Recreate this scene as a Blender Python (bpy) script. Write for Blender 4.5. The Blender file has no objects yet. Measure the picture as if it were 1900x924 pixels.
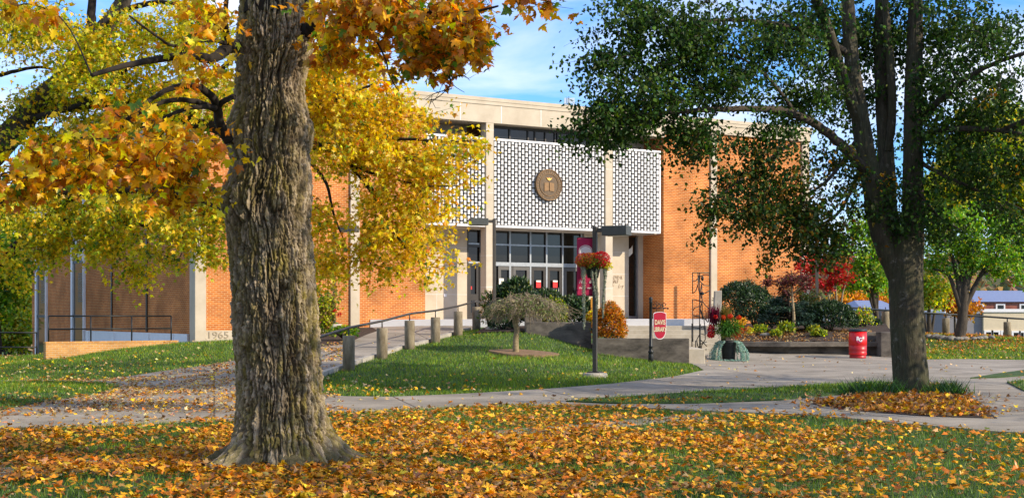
import bpy, bmesh, math, random
import numpy as np
from mathutils import Vector, Matrix
random.seed(7); RNG = np.random.default_rng(7)
R = math.radians
sc = bpy.context.scene
COL = sc.collection
# ------------------------------------------------------------------ camera
CAMH = 1.6; F = 2600.0; HOR = 585.0
cam = bpy.data.cameras.new('camera'); camo = bpy.data.objects.new('camera', cam); COL.objects.link(camo)
camo.location = (0, 0, CAMH); camo.rotation_euler = (R(90), 0, 0)
cam.sensor_width = 36; cam.lens = 36 * F / 1900; cam.shift_y = (HOR - 462) / 1900
cam.clip_start = 0.3; cam.clip_end = 6000
sc.camera = camo
# ------------------------------------------------------------------ sky + sun
SUN_EL = R(27); SUN_AZ = math.atan2(1.0, -0.45)       # clockwise from +Y, towards the sun
w = bpy.data.worlds.new('World'); sc.world = w; w.use_nodes = True
nt = w.node_tree; nt.nodes.clear(); N = nt.nodes.new; L = nt.links.new
out = N('ShaderNodeOutputWorld'); bg = N('ShaderNodeBackground'); bg.inputs[1].default_value = 0.15
sky = N('ShaderNodeTexSky'); sky.sky_type = 'NISHITA'; sky.sun_disc = False
sky.sun_elevation = SUN_EL; sky.sun_rotation = SUN_AZ; sky.ozone_density = 2.5; sky.air_density = 1.0; sky.dust_density = 0.4
tc = N('ShaderNodeTexCoord'); mp = N('ShaderNodeMapping'); mp.inputs['Scale'].default_value = (1.3, 1.3, 6.5)
mp.inputs['Rotation'].default_value = (0, R(14), R(18)); mp.inputs['Location'].default_value = (0.35, 0.2, 0.12)
ns = N('ShaderNodeTexNoise'); ns.inputs['Scale'].default_value = 2.1; ns.inputs['Detail'].default_value = 7; ns.inputs['Roughness'].default_value = 0.55
ns.inputs['Distortion'].default_value = 0.5
rp = N('ShaderNodeValToRGB'); rp.color_ramp.elements[0].position = 0.40; rp.color_ramp.elements[1].position = 0.60
mx = N('ShaderNodeMixRGB'); mx.inputs[2].default_value = (4.35, 4.65, 5.4, 1)
sat = N('ShaderNodeMixRGB'); sat.blend_type = 'MULTIPLY'; sat.inputs[0].default_value = 1; sat.inputs[2].default_value = (0.38, 0.67, 1.06, 1)
L(tc.outputs['Generated'], mp.inputs[0]); L(mp.outputs[0], ns.inputs[0]); L(ns.outputs[0], rp.inputs[0])
L(sky.outputs[0], sat.inputs[1]); L(sat.outputs[0], mx.inputs[1]); L(rp.outputs[0], mx.inputs[0]); L(mx.outputs[0], bg.inputs[0]); L(bg.outputs[0], out.inputs[0])
sun = bpy.data.lights.new('sun', 'SUN'); suno = bpy.data.objects.new('sun', sun); COL.objects.link(suno)
sun.energy = 3.8; sun.angle = R(0.6); sun.color = (1.0, 0.86, 0.66)
SD = Vector((math.sin(SUN_AZ) * math.cos(SUN_EL), math.cos(SUN_AZ) * math.cos(SUN_EL), math.sin(SUN_EL)))
suno.rotation_euler = SD.to_track_quat('Z', 'Y').to_euler()
sc.view_settings.view_transform = 'Standard'; sc.view_settings.look = 'None'
sc.view_settings.exposure = 0.80; sc.view_settings.gamma = 1; sc.view_settings.use_curve_mapping = False
try:
    sc.cycles.max_bounces = 6; sc.cycles.transparent_max_bounces = 4
    sc.cycles.use_denoising = True
except Exception: pass

# ------------------------------------------------------------------ helpers
def P(px, py, Y):
    return np.array(((px - 950) / F * Y, Y, CAMH + (HOR - py) / F * Y))
def PX(px, Y): return (px - 950) / F * Y
def PZ(py, Y): return CAMH + (HOR - py) / F * Y

def hash3(ix, iy, iz, seed=0):
    n = (ix * 374761393 + iy * 668265263 + iz * 2147483647 + seed * 974711) & 0xffffffff
    n = ((n ^ (n >> 13)) * 1274126177) & 0xffffffff
    n = n ^ (n >> 16)
    return (n & 0xffff) / 65535.0
def vnoise(x, y, z=None, seed=0, perx=None):
    x = np.asarray(x, float); y = np.asarray(y, float)
    z = np.zeros_like(x) if z is None else np.asarray(z, float)
    ix = np.floor(x).astype(np.int64); iy = np.floor(y).astype(np.int64); iz = np.floor(z).astype(np.int64)
    fx = x - ix; fy = y - iy; fz = z - iz
    fx = fx * fx * (3 - 2 * fx); fy = fy * fy * (3 - 2 * fy); fz = fz * fz * (3 - 2 * fz)
    r = 0
    for a in (0, 1):
        jx = ix + a
        if perx: jx = jx % perx
        wx = fx if a else 1 - fx
        for b in (0, 1):
            wy = fy if b else 1 - fy
            for c in (0, 1):
                wz = fz if c else 1 - fz
                r = r + wx * wy * wz * hash3(jx, iy + b, iz + c, seed)
    return r
def fbm(x, y, z=None, seed=0, oct=4):
    s = 0; a = 0.5; t = 0
    for o in range(oct):
        k = 2 ** o
        s = s + a * vnoise(x * k, y * k, None if z is None else z * k, seed + o); t += a; a *= 0.5
    return s / t

def inpoly(poly, x, y):
    x = np.asarray(x); y = np.asarray(y); r = np.zeros(x.shape, bool)
    n = len(poly)
    for i in range(n):
        x0, y0 = poly[i][:2]; x1, y1 = poly[(i + 1) % n][:2]
        if y0 == y1: continue
        c = ((y0 > y) != (y1 > y)) & (x < (x1 - x0) * (y - y0) / (y1 - y0) + x0)
        r ^= c
    return r

def np_mesh(name, V, T, C=None, smooth=False):
    me = bpy.data.meshes.new(name)
    V = np.ascontiguousarray(V, np.float32); T = np.ascontiguousarray(T, np.int32); k = T.shape[1]
    me.vertices.add(len(V)); me.vertices.foreach_set('co', V.ravel())
    me.loops.add(T.size); me.loops.foreach_set('vertex_index', T.ravel())
    me.polygons.add(len(T)); me.polygons.foreach_set('loop_start', np.arange(0, T.size, k, dtype=np.int32))
    if smooth: me.polygons.foreach_set('use_smooth', np.ones(len(T), bool))
    me.update(calc_edges=True)
    if C is not None:
        C = np.asarray(C, np.float32)
        if C.shape[1] == 3: C = np.hstack([C, np.ones((len(C), 1), np.float32)])
        a = me.color_attributes.new('Col', 'FLOAT_COLOR', 'POINT'); a.data.foreach_set('color', np.ascontiguousarray(C).ravel())
    return me

class MB:
    def __init__(s): s.v = []; s.f = []; s.sm = []
    def add(s, vs, fs, smooth=False):
        o = len(s.v); s.v += [tuple(map(float, p)) for p in vs]; s.f += [tuple(i + o for i in f) for f in fs]; s.sm += [smooth] * len(fs)
    def box(s, x0, x1, y0, y1, z0, z1):
        vs = [(x, y, z) for z in (z0, z1) for y in (y0, y1) for x in (x0, x1)]
        s.add(vs, [(0, 2, 3, 1), (4, 5, 7, 6), (0, 1, 5, 4), (2, 6, 7, 3), (0, 4, 6, 2), (1, 3, 7, 5)]); return s
    def tube(s, pts, rad, n=8, cap=True, smooth=True):
        pts = [np.asarray(p, float) for p in pts]
        if not hasattr(rad, '__len__'): rad = [rad] * len(pts)
        T = []
        for i in range(len(pts)):
            a = pts[max(i - 1, 0)]; b = pts[min(i + 1, len(pts) - 1)]; d = b - a; T.append(d / (np.linalg.norm(d) + 1e-9))
        u = np.cross(T[0], (0, 0, 1.0))
        if np.linalg.norm(u) < 1e-3: u = np.cross(T[0], (1.0, 0, 0))
        u /= np.linalg.norm(u); vs = []; fs = []
        for i, p in enumerate(pts):
            u = u - T[i] * np.dot(u, T[i]); u /= (np.linalg.norm(u) + 1e-9); v = np.cross(T[i], u)
            for k in range(n):
                a = 2 * math.pi * k / n; vs.append(p + rad[i] * (math.cos(a) * u + math.sin(a) * v))
        for i in range(len(pts) - 1):
            for k in range(n):
                fs.append((i * n + k, i * n + (k + 1) % n, (i + 1) * n + (k + 1) % n, (i + 1) * n + k))
        s.add(vs, fs, smooth)
        if cap:
            o = len(s.v) - len(vs)
            s.f.append(tuple(o + k for k in range(n))[::-1]); s.f.append(tuple(o + (len(pts) - 1) * n + k for k in range(n))); s.sm += [False] * 2
        return s
    def lathe(s, prof, n=24, c=(0, 0), smooth=True, cap=True):
        vs = []; fs = []; m = len(prof)
        for r, z in prof:
            for k in range(n):
                a = 2 * math.pi * k / n; vs.append((c[0] + r * math.cos(a), c[1] + r * math.sin(a), z))
        for i in range(m - 1):
            for k in range(n): fs.append((i * n + k, i * n + (k + 1) % n, (i + 1) * n + (k + 1) % n, (i + 1) * n + k))
        s.add(vs, fs, smooth)
        if cap:
            o = len(s.v) - len(vs)
            s.f.append(tuple(o + k for k in range(n))[::-1]); s.f.append(tuple(o + (m - 1) * n + k for k in range(n))); s.sm += [False] * 2
        return s
    def prism(s, poly, a, b, axis='z'):
        n = len(poly)
        def q(p, t): return {'z': (p[0], p[1], t), 'y': (p[0], t, p[1]), 'x': (t, p[0], p[1])}[axis]
        vs = [q(p, a) for p in poly] + [q(p, b) for p in poly]
        fs = [tuple(range(n))[::-1], tuple(range(n, 2 * n))] + [(i, (i + 1) % n, n + (i + 1) % n, n + i) for i in range(n)]
        s.add(vs, fs); return s
    def ell(s, c, r, nu=20, nv=12, rough=0.0, seed=0, smooth=True):
        vs = []; fs = []
        for j in range(nv + 1):
            ph = math.pi * j / nv
            for i in range(nu):
                a = 2 * math.pi * i / nu; d = np.array((math.sin(ph) * math.cos(a), math.sin(ph) * math.sin(a), math.cos(ph)))
                k = 1
                if rough: k = 1 + rough * (float(fbm(np.array([d[0] * 2.2 + seed]), np.array([d[1] * 2.2 + 9]), np.array([d[2] * 2.2 + seed * 3]), seed)[0]) - .5) * 2
                vs.append(np.array(c) + d * np.array(r) * k)
        for j in range(nv):
            for i in range(nu): fs.append((j * nu + i, (j + 1) * nu + i, (j + 1) * nu + (i + 1) % nu, j * nu + (i + 1) % nu))
        s.add(vs, fs, smooth); return s
    def mesh(s, name):
        me = bpy.data.meshes.new(name); me.from_pydata(s.v, [], s.f); me.polygons.foreach_set('use_smooth', s.sm); me.update()
        bm = bmesh.new(); bm.from_mesh(me); bmesh.ops.recalc_face_normals(bm, faces=bm.faces); bm.to_mesh(me); bm.free()
        return me

def thing(name, label, cat, loc=(0, 0, 0), rz=0, group=None):
    o = bpy.data.objects.new(name, None); COL.objects.link(o); o.location = tuple(map(float, loc)); o.rotation_euler = (0, 0, rz)
    o.empty_display_size = 0.2; o['label'] = label; o['category'] = cat
    if group: o['group'] = group
    return o
def tag(o, label, cat, group=None):
    o['label'] = label; o['category'] = cat
    if group: o['group'] = group
    return o
def part(name, mb, mat, parent=None, bevel=0, world=False, label=None):
    me = mb.mesh(name) if isinstance(mb, MB) else mb
    if mat: me.materials.append(mat)
    o = bpy.data.objects.new(name, me); COL.objects.link(o)
    if parent is not None:
        o.parent = parent
        if world:
            me.transform(Matrix.Translation(-Vector(parent.location)))
    if bevel:
        b = o.modifiers.new('bevel', 'BEVEL'); b.width = bevel; b.segments = 2; b.limit_method = 'ANGLE'
    if label: o['label'] = label
    return o
def struct(name, mb, mat, kind='structure'):
    o = part(name, mb, mat); o['kind'] = kind; return o
def copy_thing(o, loc, rz, label):
    c = o.copy(); COL.objects.link(c); c.location = tuple(map(float, loc)); c.rotation_euler = (0, 0, rz); c['label'] = label
    for ch in list(o.children):
        d = ch.copy(); COL.objects.link(d); d.parent = c
        for g in list(ch.children):
            e = g.copy(); COL.objects.link(e); e.parent = d
    return c
def text_mesh(body, size, depth=0.004, align='CENTER', font_shear=0, bold=0.0, sx=1.0):
    cu = bpy.data.curves.new('txt', 'FONT'); cu.body = body; cu.size = size; cu.extrude = depth; cu.align_x = align; cu.align_y = 'CENTER'; cu.shear = font_shear; cu.offset = bold
    o = bpy.data.objects.new('txt', cu); COL.objects.link(o)
    dg = bpy.context.evaluated_depsgraph_get(); me = bpy.data.meshes.new_from_object(o.evaluated_get(dg))
    bpy.data.objects.remove(o); bpy.data.curves.remove(cu)
    me.transform(Matrix.Scale(sx, 4, (1, 0, 0))); me.transform(Matrix.Rotation(R(90), 4, 'X'))       # faces -Y
    return me

# ------------------------------------------------------------------ materials
def mat(name, col, rough=0.8, metal=0.0, spec=0.3, var=0.0, scale=3.0, col2=None, bump=0.0, bscale=40, coord='Object', detail=6, stretch=None):
    m = bpy.data.materials.new(name); m.use_nodes = True; nt = m.node_tree; b = nt.nodes['Principled BSDF']
    b.inputs['Roughness'].default_value = rough; b.inputs['Metallic'].default_value = metal
    b.inputs['Specular IOR Level'].default_value = spec
    b.inputs['Base Color'].default_value = (*col, 1)
    tc = nt.nodes.new('ShaderNodeTexCoord'); src = tc.outputs[coord]
    if stretch:
        mp = nt.nodes.new('ShaderNodeMapping'); mp.inputs['Scale'].default_value = stretch; nt.links.new(src, mp.inputs[0]); src = mp.outputs[0]
    if var or col2:
        n = nt.nodes.new('ShaderNodeTexNoise'); n.inputs['Scale'].default_value = scale; n.inputs['Detail'].default_value = detail; n.inputs['Roughness'].default_value = 0.65
        nt.links.new(src, n.inputs[0])
        r = nt.nodes.new('ShaderNodeValToRGB'); r.color_ramp.elements[0].position = 0.33; r.color_ramp.elements[1].position = 0.67
        c2 = col2 if col2 else tuple(c * (1 + var) for c in col); c1 = col if col2 else tuple(c * (1 - var) for c in col)
        r.color_ramp.elements[0].color = (*c1, 1); r.color_ramp.elements[1].color = (*c2, 1)
        nt.links.new(n.outputs[0], r.inputs[0]); nt.links.new(r.outputs[0], b.inputs['Base Color'])
    if bump:
        n2 = nt.nodes.new('ShaderNodeTexNoise'); n2.inputs['Scale'].default_value = bscale; n2.inputs['Detail'].default_value = 5; nt.links.new(src, n2.inputs[0])
        bp = nt.nodes.new('ShaderNodeBump'); bp.inputs['Strength'].default_value = bump; bp.inputs['Distance'].default_value = 0.02
        nt.links.new(n2.outputs[0], bp.inputs['Height']); nt.links.new(bp.outputs[0], b.inputs['Normal'])
    return m
def leafmat(name, trans=0.45, gloss=0.05, rough=0.45):
    m = bpy.data.materials.new(name); m.use_nodes = True; nt = m.node_tree; nt.nodes.clear(); N = nt.nodes.new; L = nt.links.new
    o = N('ShaderNodeOutputMaterial'); at = N('ShaderNodeAttribute'); at.attribute_name = 'Col'
    d = N('ShaderNodeBsdfDiffuse'); t = N('ShaderNodeBsdfTranslucent'); g = N('ShaderNodeBsdfGlossy'); g.inputs['Roughness'].default_value = rough
    hs = N('ShaderNodeHueSaturation'); hs.inputs['Saturation'].default_value = 1.08; hs.inputs['Value'].default_value = 1.15
    m1 = N('ShaderNodeMixShader'); m1.inputs[0].default_value = trans; m2 = N('ShaderNodeMixShader'); m2.inputs[0].default_value = gloss
    L(at.outputs['Color'], d.inputs[0]); L(at.outputs['Color'], hs.inputs['Color']); L(hs.outputs[0], t.inputs[0])
    L(d.outputs[0], m1.inputs[1]); L(t.outputs[0], m1.inputs[2]); L(m1.outputs[0], m2.inputs[1]); L(g.outputs[0], m2.inputs[2]); L(m2.outputs[0], o.inputs[0])
    return m
def brickmat(name, c1, c2, mortar, bw=0.21, rh=0.068, var=0.62):
    m = bpy.data.materials.new(name); m.use_nodes = True; nt = m.node_tree; N = nt.nodes.new; L = nt.links.new; b = nt.nodes['Principled BSDF']
    b.inputs['Roughness'].default_value = 0.9; b.inputs['Specular IOR Level'].default_value = 0.15
    tc = N('ShaderNodeTexCoord'); sp = N('ShaderNodeSeparateXYZ'); ad = N('ShaderNodeMath'); cb = N('ShaderNodeCombineXYZ')
    L(tc.outputs['Object'], sp.inputs[0]); L(sp.outputs[0], ad.inputs[0]); L(sp.outputs[1], ad.inputs[1]); L(ad.outputs[0], cb.inputs[0]); L(sp.outputs[2], cb.inputs[1])
    br = N('ShaderNodeTexBrick'); br.inputs['Scale'].default_value = 1; br.inputs['Brick Width'].default_value = bw; br.inputs['Row Height'].default_value = rh
    br.inputs['Mortar Size'].default_value = 0.009; br.inputs['Mortar Smooth'].default_value = 0.2; br.inputs['Bias'].default_value = -0.1
    br.inputs['Color1'].default_value = (*c1, 1); br.inputs['Color2'].default_value = (*c2, 1); br.inputs['Mortar'].default_value = (*mortar, 1)
    L(cb.outputs[0], br.inputs[0])
    n = N('ShaderNodeTexNoise'); n.inputs['Scale'].default_value = 0.9; n.inputs['Detail'].default_value = 6; L(cb.outputs[0], n.inputs[0])
    mm = N('ShaderNodeMapRange'); mm.inputs[1].default_value = 0.3; mm.inputs[2].default_value = 0.7; mm.inputs[3].default_value = 1 - var * .5; mm.inputs[4].default_value = 1 + var * .4; L(n.outputs[0], mm.inputs[0])
    mu = N('ShaderNodeMixRGB'); mu.blend_type = 'MULTIPLY'; mu.inputs[0].default_value = 1; L(br.outputs[0], mu.inputs[1]); L(mm.outputs[0], mu.inputs[2]); L(mu.outputs[0], b.inputs['Base Color'])
    bp = N('ShaderNodeBump'); bp.inputs['Strength'].default_value = 0.5; bp.inputs['Distance'].default_value = 0.01; bp.invert = True; L(br.outputs['Fac'], bp.inputs['Height']); L(bp.outputs[0], b.inputs['Normal'])
    return m
M = {}
M['brick'] = brickmat('orange_brick', (0.50, 0.150, 0.028), (0.35, 0.088, 0.019), (0.54, 0.345, 0.165))
M['brick_wall'] = brickmat('yellow_brick', (0.56, 0.28, 0.08), (0.46, 0.21, 0.06), (0.5, 0.38, 0.22))
M['lime'] = mat('limestone', (0.41, 0.345, 0.255), 0.85, col2=(0.52, 0.45, 0.345), scale=1.1, detail=9, bump=0.08)
M['white'] = mat('white_block', (0.56, 0.55, 0.53), 0.7, col2=(0.72, 0.71, 0.69), scale=1.6, detail=9)
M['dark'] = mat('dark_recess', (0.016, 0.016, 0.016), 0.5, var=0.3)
M['soffit'] = mat('soffit_plaster', (0.42, 0.37, 0.30), 0.8, var=0.1)
M['alu'] = mat('aluminium_frame', (0.27, 0.285, 0.30), 0.4, 0.6, 0.5, var=0.15, scale=8)
M['bronze_frame'] = mat('bronze_frame', (0.028, 0.022, 0.017), 0.4, 0.3, 0.5, var=0.2)
M['grey_door'] = mat('grey_door', (0.075, 0.07, 0.064), 0.45, 0.3, 0.5, var=0.1)
M['seal'] = mat('bronze_seal', (0.075, 0.047, 0.023), 0.5, 0.35, 0.5, var=0.35, scale=9, bump=0.3, bscale=60)
M['seal2'] = mat('lighter_bronze', (0.17, 0.09, 0.03), 0.45, 0.3, 0.5, var=0.2, scale=12)  # lighter bronze tone for the raised ring, book and letters
M['red'] = mat('red_poster', (0.65, 0.02, 0.02), 0.5, var=0.1)
M['paper'] = mat('paper', (0.75, 0.72, 0.62), 0.7, var=0.05)
M['conc'] = mat('concrete', (0.26, 0.24, 0.20), 0.9, col2=(0.42, 0.38, 0.32), scale=2.5, bump=0.25)
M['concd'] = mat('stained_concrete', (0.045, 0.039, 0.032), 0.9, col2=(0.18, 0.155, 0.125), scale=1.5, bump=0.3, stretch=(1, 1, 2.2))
M['bollard'] = mat('bollard_concrete', (0.115, 0.09, 0.055), 0.9, col2=(0.30, 0.25, 0.17), scale=2.6, bump=0.3, stretch=(2, 2, 0.8))
M['step'] = mat('step_concrete', (0.36, 0.31, 0.23), 0.9, col2=(0.48, 0.43, 0.34), scale=3, bump=0.2)
M['landing'] = mat('white_landing', (0.62, 0.61, 0.60), 0.8, var=0.06, scale=2)
M['black'] = mat('black_metal', (0.012, 0.014, 0.014), 0.45, 0.4, 0.5, var=0.3)
M['lamp'] = mat('dark_bronze_paint', (0.06, 0.052, 0.042), 0.45, 0.2, 0.5, var=0.15, scale=10)
M['lamph'] = mat('grey_lamp_housing', (0.065, 0.07, 0.065), 0.5, 0.2, 0.5, var=0.1, scale=6)
M['lens'] = mat('lamp_lens', (0.5, 0.47, 0.38), 0.3, var=0.05)
M['rail'] = mat('grey_brown_rail', (0.055, 0.05, 0.045), 0.5, 0.3, 0.5, var=0.25, scale=10)
M['maroon'] = mat('maroon_cloth', (0.40, 0.018, 0.08), 0.75, var=0.12, scale=5)
M['signred'] = mat('sign_red', (0.40, 0.006, 0.03), 0.35, spec=0.5, var=0.05)
M['signtxt'] = mat('sign_cream', (0.70, 0.58, 0.38), 0.6, var=0.05)
M['white_paint'] = mat('white_paint', (0.75, 0.74, 0.74), 0.6, var=0.05)
M['bin'] = mat('red_bin_paint', (0.52, 0.004, 0.005), 0.35, spec=0.5, var=0.12, scale=4)
M['bind'] = mat('dark_red_bin_paint', (0.36, 0.005, 0.006), 0.4, spec=0.5, var=0.12, scale=4)
M['binlid'] = mat('dark_lid', (0.02, 0.028, 0.035), 0.5, var=0.2)
M['pot'] = mat('dark_pot', (0.016, 0.02, 0.022), 0.5, var=0.3, scale=6)
M['bark'] = mat('bark_dark', (0.035, 0.028, 0.021), 0.95, col2=(0.085, 0.068, 0.05), scale=6, bump=0.8, bscale=30, stretch=(2, 2, 0.5))
M['twig'] = mat('twig_bark', (0.022, 0.017, 0.013), 0.95, var=0.4, scale=8)
M['pale_bark'] = mat('pale_bark', (0.20, 0.15, 0.08), 0.9, col2=(0.34, 0.27, 0.16), scale=5, bump=0.5, stretch=(1, 1, 3))
M['leaf'] = leafmat('leaf', 0.55, 0.03); M['leafdark'] = leafmat('leaf_dark', 0.3, 0.018, 0.5); M['grass'] = leafmat('grass_blade', 0.3, 0.03); M['dry'] = leafmat('fallen_leaf', 0.2, 0.05)
M['needle'] = leafmat('evergreen_needles', 0.15, 0.05)
M['mulch'] = mat('mulch', (0.022, 0.015, 0.012), 0.95, col2=(0.07, 0.045, 0.03), scale=18, bump=1.0, bscale=60)
M['soil'] = mat('bare_soil', (0.16, 0.10, 0.06), 0.95, col2=(0.26, 0.17, 0.10), scale=8, bump=0.8)
M['rock'] = mat('field_stone', (0.08, 0.075, 0.065), 0.9, col2=(0.26, 0.24, 0.20), scale=3, bump=0.5)
M['glassdark'] = mat('dark_glass', (0.010, 0.010, 0.008), 0.06, 0, 0.5, var=0.5, scale=0.8)
M['cream'] = mat('cream_render', (0.62, 0.52, 0.36), 0.8, var=0.06); M['greywall'] = mat('grey_render', (0.22, 0.21, 0.22), 0.8, var=0.08)
M['redbrick'] = brickmat('red_brick', (0.30, 0.08, 0.05), (0.25, 0.06, 0.04), (0.35, 0.25, 0.2))
M['blueroof'] = mat('blue_metal_roof', (0.17, 0.21, 0.34), 0.5, 0.1, 0.4, var=0.08); M['paleroof'] = mat('pale_blue_roof', (0.50, 0.60, 0.72), 0.5, var=0.06)
M['vine'] = leafmat('silver_vine', 0.2, 0.04)

# trunk bark with moss and lichen
def trunkmat(name, c1, c2, moss, mossamt, lich, fissure_shade=False):
    m = bpy.data.materials.new(name); m.use_nodes = True; nt = m.node_tree; N = nt.nodes.new; L = nt.links.new; b = nt.nodes['Principled BSDF']
    b.inputs['Roughness'].default_value = 0.95; b.inputs['Specular IOR Level'].default_value = 0.15
    tc = N('ShaderNodeTexCoord'); mp = N('ShaderNodeMapping'); mp.inputs['Scale'].default_value = (1, 1, 0.22); L(tc.outputs['Object'], mp.inputs[0])
    n1 = N('ShaderNodeTexNoise'); n1.inputs['Scale'].default_value = 16; n1.inputs['Detail'].default_value = 8; n1.inputs['Roughness'].default_value = 0.75; L(mp.outputs[0], n1.inputs[0])
    r1 = N('ShaderNodeValToRGB'); r1.color_ramp.elements[0].position = 0.36; r1.color_ramp.elements[1].position = 0.64; r1.color_ramp.elements[0].color = (*c1, 1); r1.color_ramp.elements[1].color = (*c2, 1); L(n1.outputs[0], r1.inputs[0])
    n2 = N('ShaderNodeTexNoise'); n2.inputs['Scale'].default_value = 1.6; n2.inputs['Detail'].default_value = 7; n2.inputs['Roughness'].default_value = 0.7; L(tc.outputs['Object'], n2.inputs[0])
    r2 = N('ShaderNodeValToRGB'); r2.color_ramp.elements[0].position = 0.38; r2.color_ramp.elements[1].position = 0.58; L(n2.outputs[0], r2.inputs[0])
    sp = N('ShaderNodeSeparateXYZ'); L(tc.outputs['Object'], sp.inputs[0])
    hg = N('ShaderNodeMapRange'); hg.inputs[1].default_value = 0.1; hg.inputs[2].default_value = 1.3; hg.inputs[3].default_value = 0.55; hg.inputs[4].default_value = 0.0; L(sp.outputs[2], hg.inputs[0])
    a = N('ShaderNodeMath'); a.operation = 'ADD'; a.use_clamp = True; L(r2.outputs[0], a.inputs[0]); L(hg.outputs[0], a.inputs[1])
    mu = N('ShaderNodeMath'); mu.operation = 'MULTIPLY'; mu.inputs[1].default_value = mossamt; L(a.outputs[0], mu.inputs[0])
    mx = N('ShaderNodeMixRGB'); mx.inputs[2].default_value = (*moss, 1); L(mu.outputs[0], mx.inputs[0]); L(r1.outputs[0], mx.inputs[1])
    n3 = N('ShaderNodeTexNoise'); n3.inputs['Scale'].default_value = 5; n3.inputs['Detail'].default_value = 6; n3.inputs['Roughness'].default_value = 0.8; L(tc.outputs['Object'], n3.inputs[0])
    r3 = N('ShaderNodeValToRGB'); r3.color_ramp.elements[0].position = 0.58; r3.color_ramp.elements[1].position = 0.66; L(n3.outputs[0], r3.inputs[0])
    m3 = N('ShaderNodeMath'); m3.operation = 'MULTIPLY'; m3.inputs[1].default_value = lich; L(r3.outputs[0], m3.inputs[0])
    mx2 = N('ShaderNodeMixRGB'); mx2.inputs[2].default_value = (0.36, 0.33, 0.29, 1); L(m3.outputs[0], mx2.inputs[0]); L(mx.outputs[0], mx2.inputs[1])
    if fissure_shade:
        at = N('ShaderNodeAttribute'); at.attribute_name = 'Col'; mf = N('ShaderNodeMixRGB'); mf.inputs[1].default_value = (*[c * .42 for c in c1], 1); sx = N('ShaderNodeSeparateColor'); L(at.outputs['Color'], sx.inputs[0]); L(sx.outputs[0], mf.inputs[0])  # darker inner bark, with groove shade painted into the fissure colour
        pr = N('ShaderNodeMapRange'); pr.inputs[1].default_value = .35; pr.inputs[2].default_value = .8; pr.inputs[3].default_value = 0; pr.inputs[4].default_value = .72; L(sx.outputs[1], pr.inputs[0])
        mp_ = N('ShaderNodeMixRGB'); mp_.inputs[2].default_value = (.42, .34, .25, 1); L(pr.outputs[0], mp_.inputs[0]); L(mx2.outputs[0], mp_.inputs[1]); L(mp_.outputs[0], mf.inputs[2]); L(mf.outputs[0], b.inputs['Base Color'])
    else: L(mx2.outputs[0], b.inputs['Base Color'])
    nb = N('ShaderNodeTexNoise'); nb.inputs['Scale'].default_value = 45; nb.inputs['Detail'].default_value = 6; L(mp.outputs[0], nb.inputs[0])
    bp = N('ShaderNodeBump'); bp.inputs['Strength'].default_value = 0.8; bp.inputs['Distance'].default_value = 0.02; L(nb.outputs[0], bp.inputs['Height']); L(bp.outputs[0], b.inputs['Normal'])
    return m
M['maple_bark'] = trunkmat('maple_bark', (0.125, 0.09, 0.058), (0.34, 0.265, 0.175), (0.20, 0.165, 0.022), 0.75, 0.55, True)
M['root_bark'] = trunkmat('root_bark', (0.05, 0.037, 0.026), (0.15, 0.115, 0.08), (0.085, 0.085, 0.018), 0.4, 0.3)
M['pear_bark'] = trunkmat('grey_bark', (0.030, 0.025, 0.018), (0.085, 0.070, 0.050), (0.06, 0.068, 0.032), 0.45, 0.35)

# ------------------------------------------------------------------ terrain
ctrl = []
for X in range(-42, 43, 12):
    for Y in (-10, 4, 14, 21): ctrl.append((X, Y, 0.0))
ctrl += [(-20, 27, 0), (-12, 27.5, 0), (-5, 28, 0), (0, 27, 0), (6, 28, 0), (13, 28, 0), (22, 30, 0), (34, 30, 0)]
BOL = [(583, 709, 31.6), (647, 686, 34.5), (709, 664, 38.1), (760, 647, 41.3), (808, 635, 44.3), (850, 622, 47.2), (884, 612.6, 50.3)]
for a in BOL: ctrl.append(tuple(P(*a)))
ctrl += [(-7.2, 34.6, .14), (-6.2, 41.3, .55), (-5.2, 47, .93), (-3.6, 51, 1.16), (-2.0, 52, 1.2), (1, 51, 1.15)]
ctrl += [(-10.6, 48.4, .70), (-9.7, 49.0, .72), (-7.5, 50.5, 0.95), (-5.4, 51.6, 1.12)]
ctrl += [(-15.2, 45.6, .155), (-13.6, 46.8, .42), (-12.6, 34.4, 0), (-8, 35, .04), (-17, 45, .10), (-17, 38, 0.0), (-26, 50, -.1), (-40, 50, -.1), (-35, 62, -.6), (-23.6, 69.7, -.6), (-14, 58, .1)]
ctrl += [(.61, 45.5, 1.02), (2.6, 45.5, .497), (2.66, 43.2, .434), (5.46, 43.2, .10), (2.0, 34, .135), (-.61, 48, 1.10), (.11, 41, .496), (0.55, 30, .02), (3.4, 36, .07), (-1.9, 35, .30), (1.5, 37.5, .30), (3.7, 40, .19), (-1.5, 40, .47), (-1.2, 44, .80)]
ctrl += [(7, 36, .06), (6, 41, .09), (7, 48, .14), (10, 40, .08), (12, 48.7, .16), (14, 45, .1), (20, 40, .03), (30, 42, 0)]
ctrl += [(14.8, 50, .03), (18.3, 50, .0), (26, 50, 0), (16, 58, .35), (19.8, 61, .60), (21, 68, .63), (24, 68, .42), (17.5, 66, .75), (30, 66, .3), (14, 60, .75), (40, 60, 0)]
ctrl += [(9, 53, .6), (5, 60, .9), (0, 62, 1), (-8, 60, .9), (10, 64, .9), (20, 80, -.4), (30, 82, -1.2), (0, 85, .2), (-20, 90, -1), (40, 90, -2.5), (12, 90, -.8)]
ctrl += [(x, 115, -4.0) for x in (-60, -20, 20, 60)] + [(-70, 20, 0), (70, 20, 0), (-70, 70, -1.5), (75, 70, -2)]
ctrl = np.array(ctrl)
_A = np.sqrt(((ctrl[:, None, :2] - ctrl[None, :, :2]) ** 2).sum(-1) + 1.0)
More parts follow.
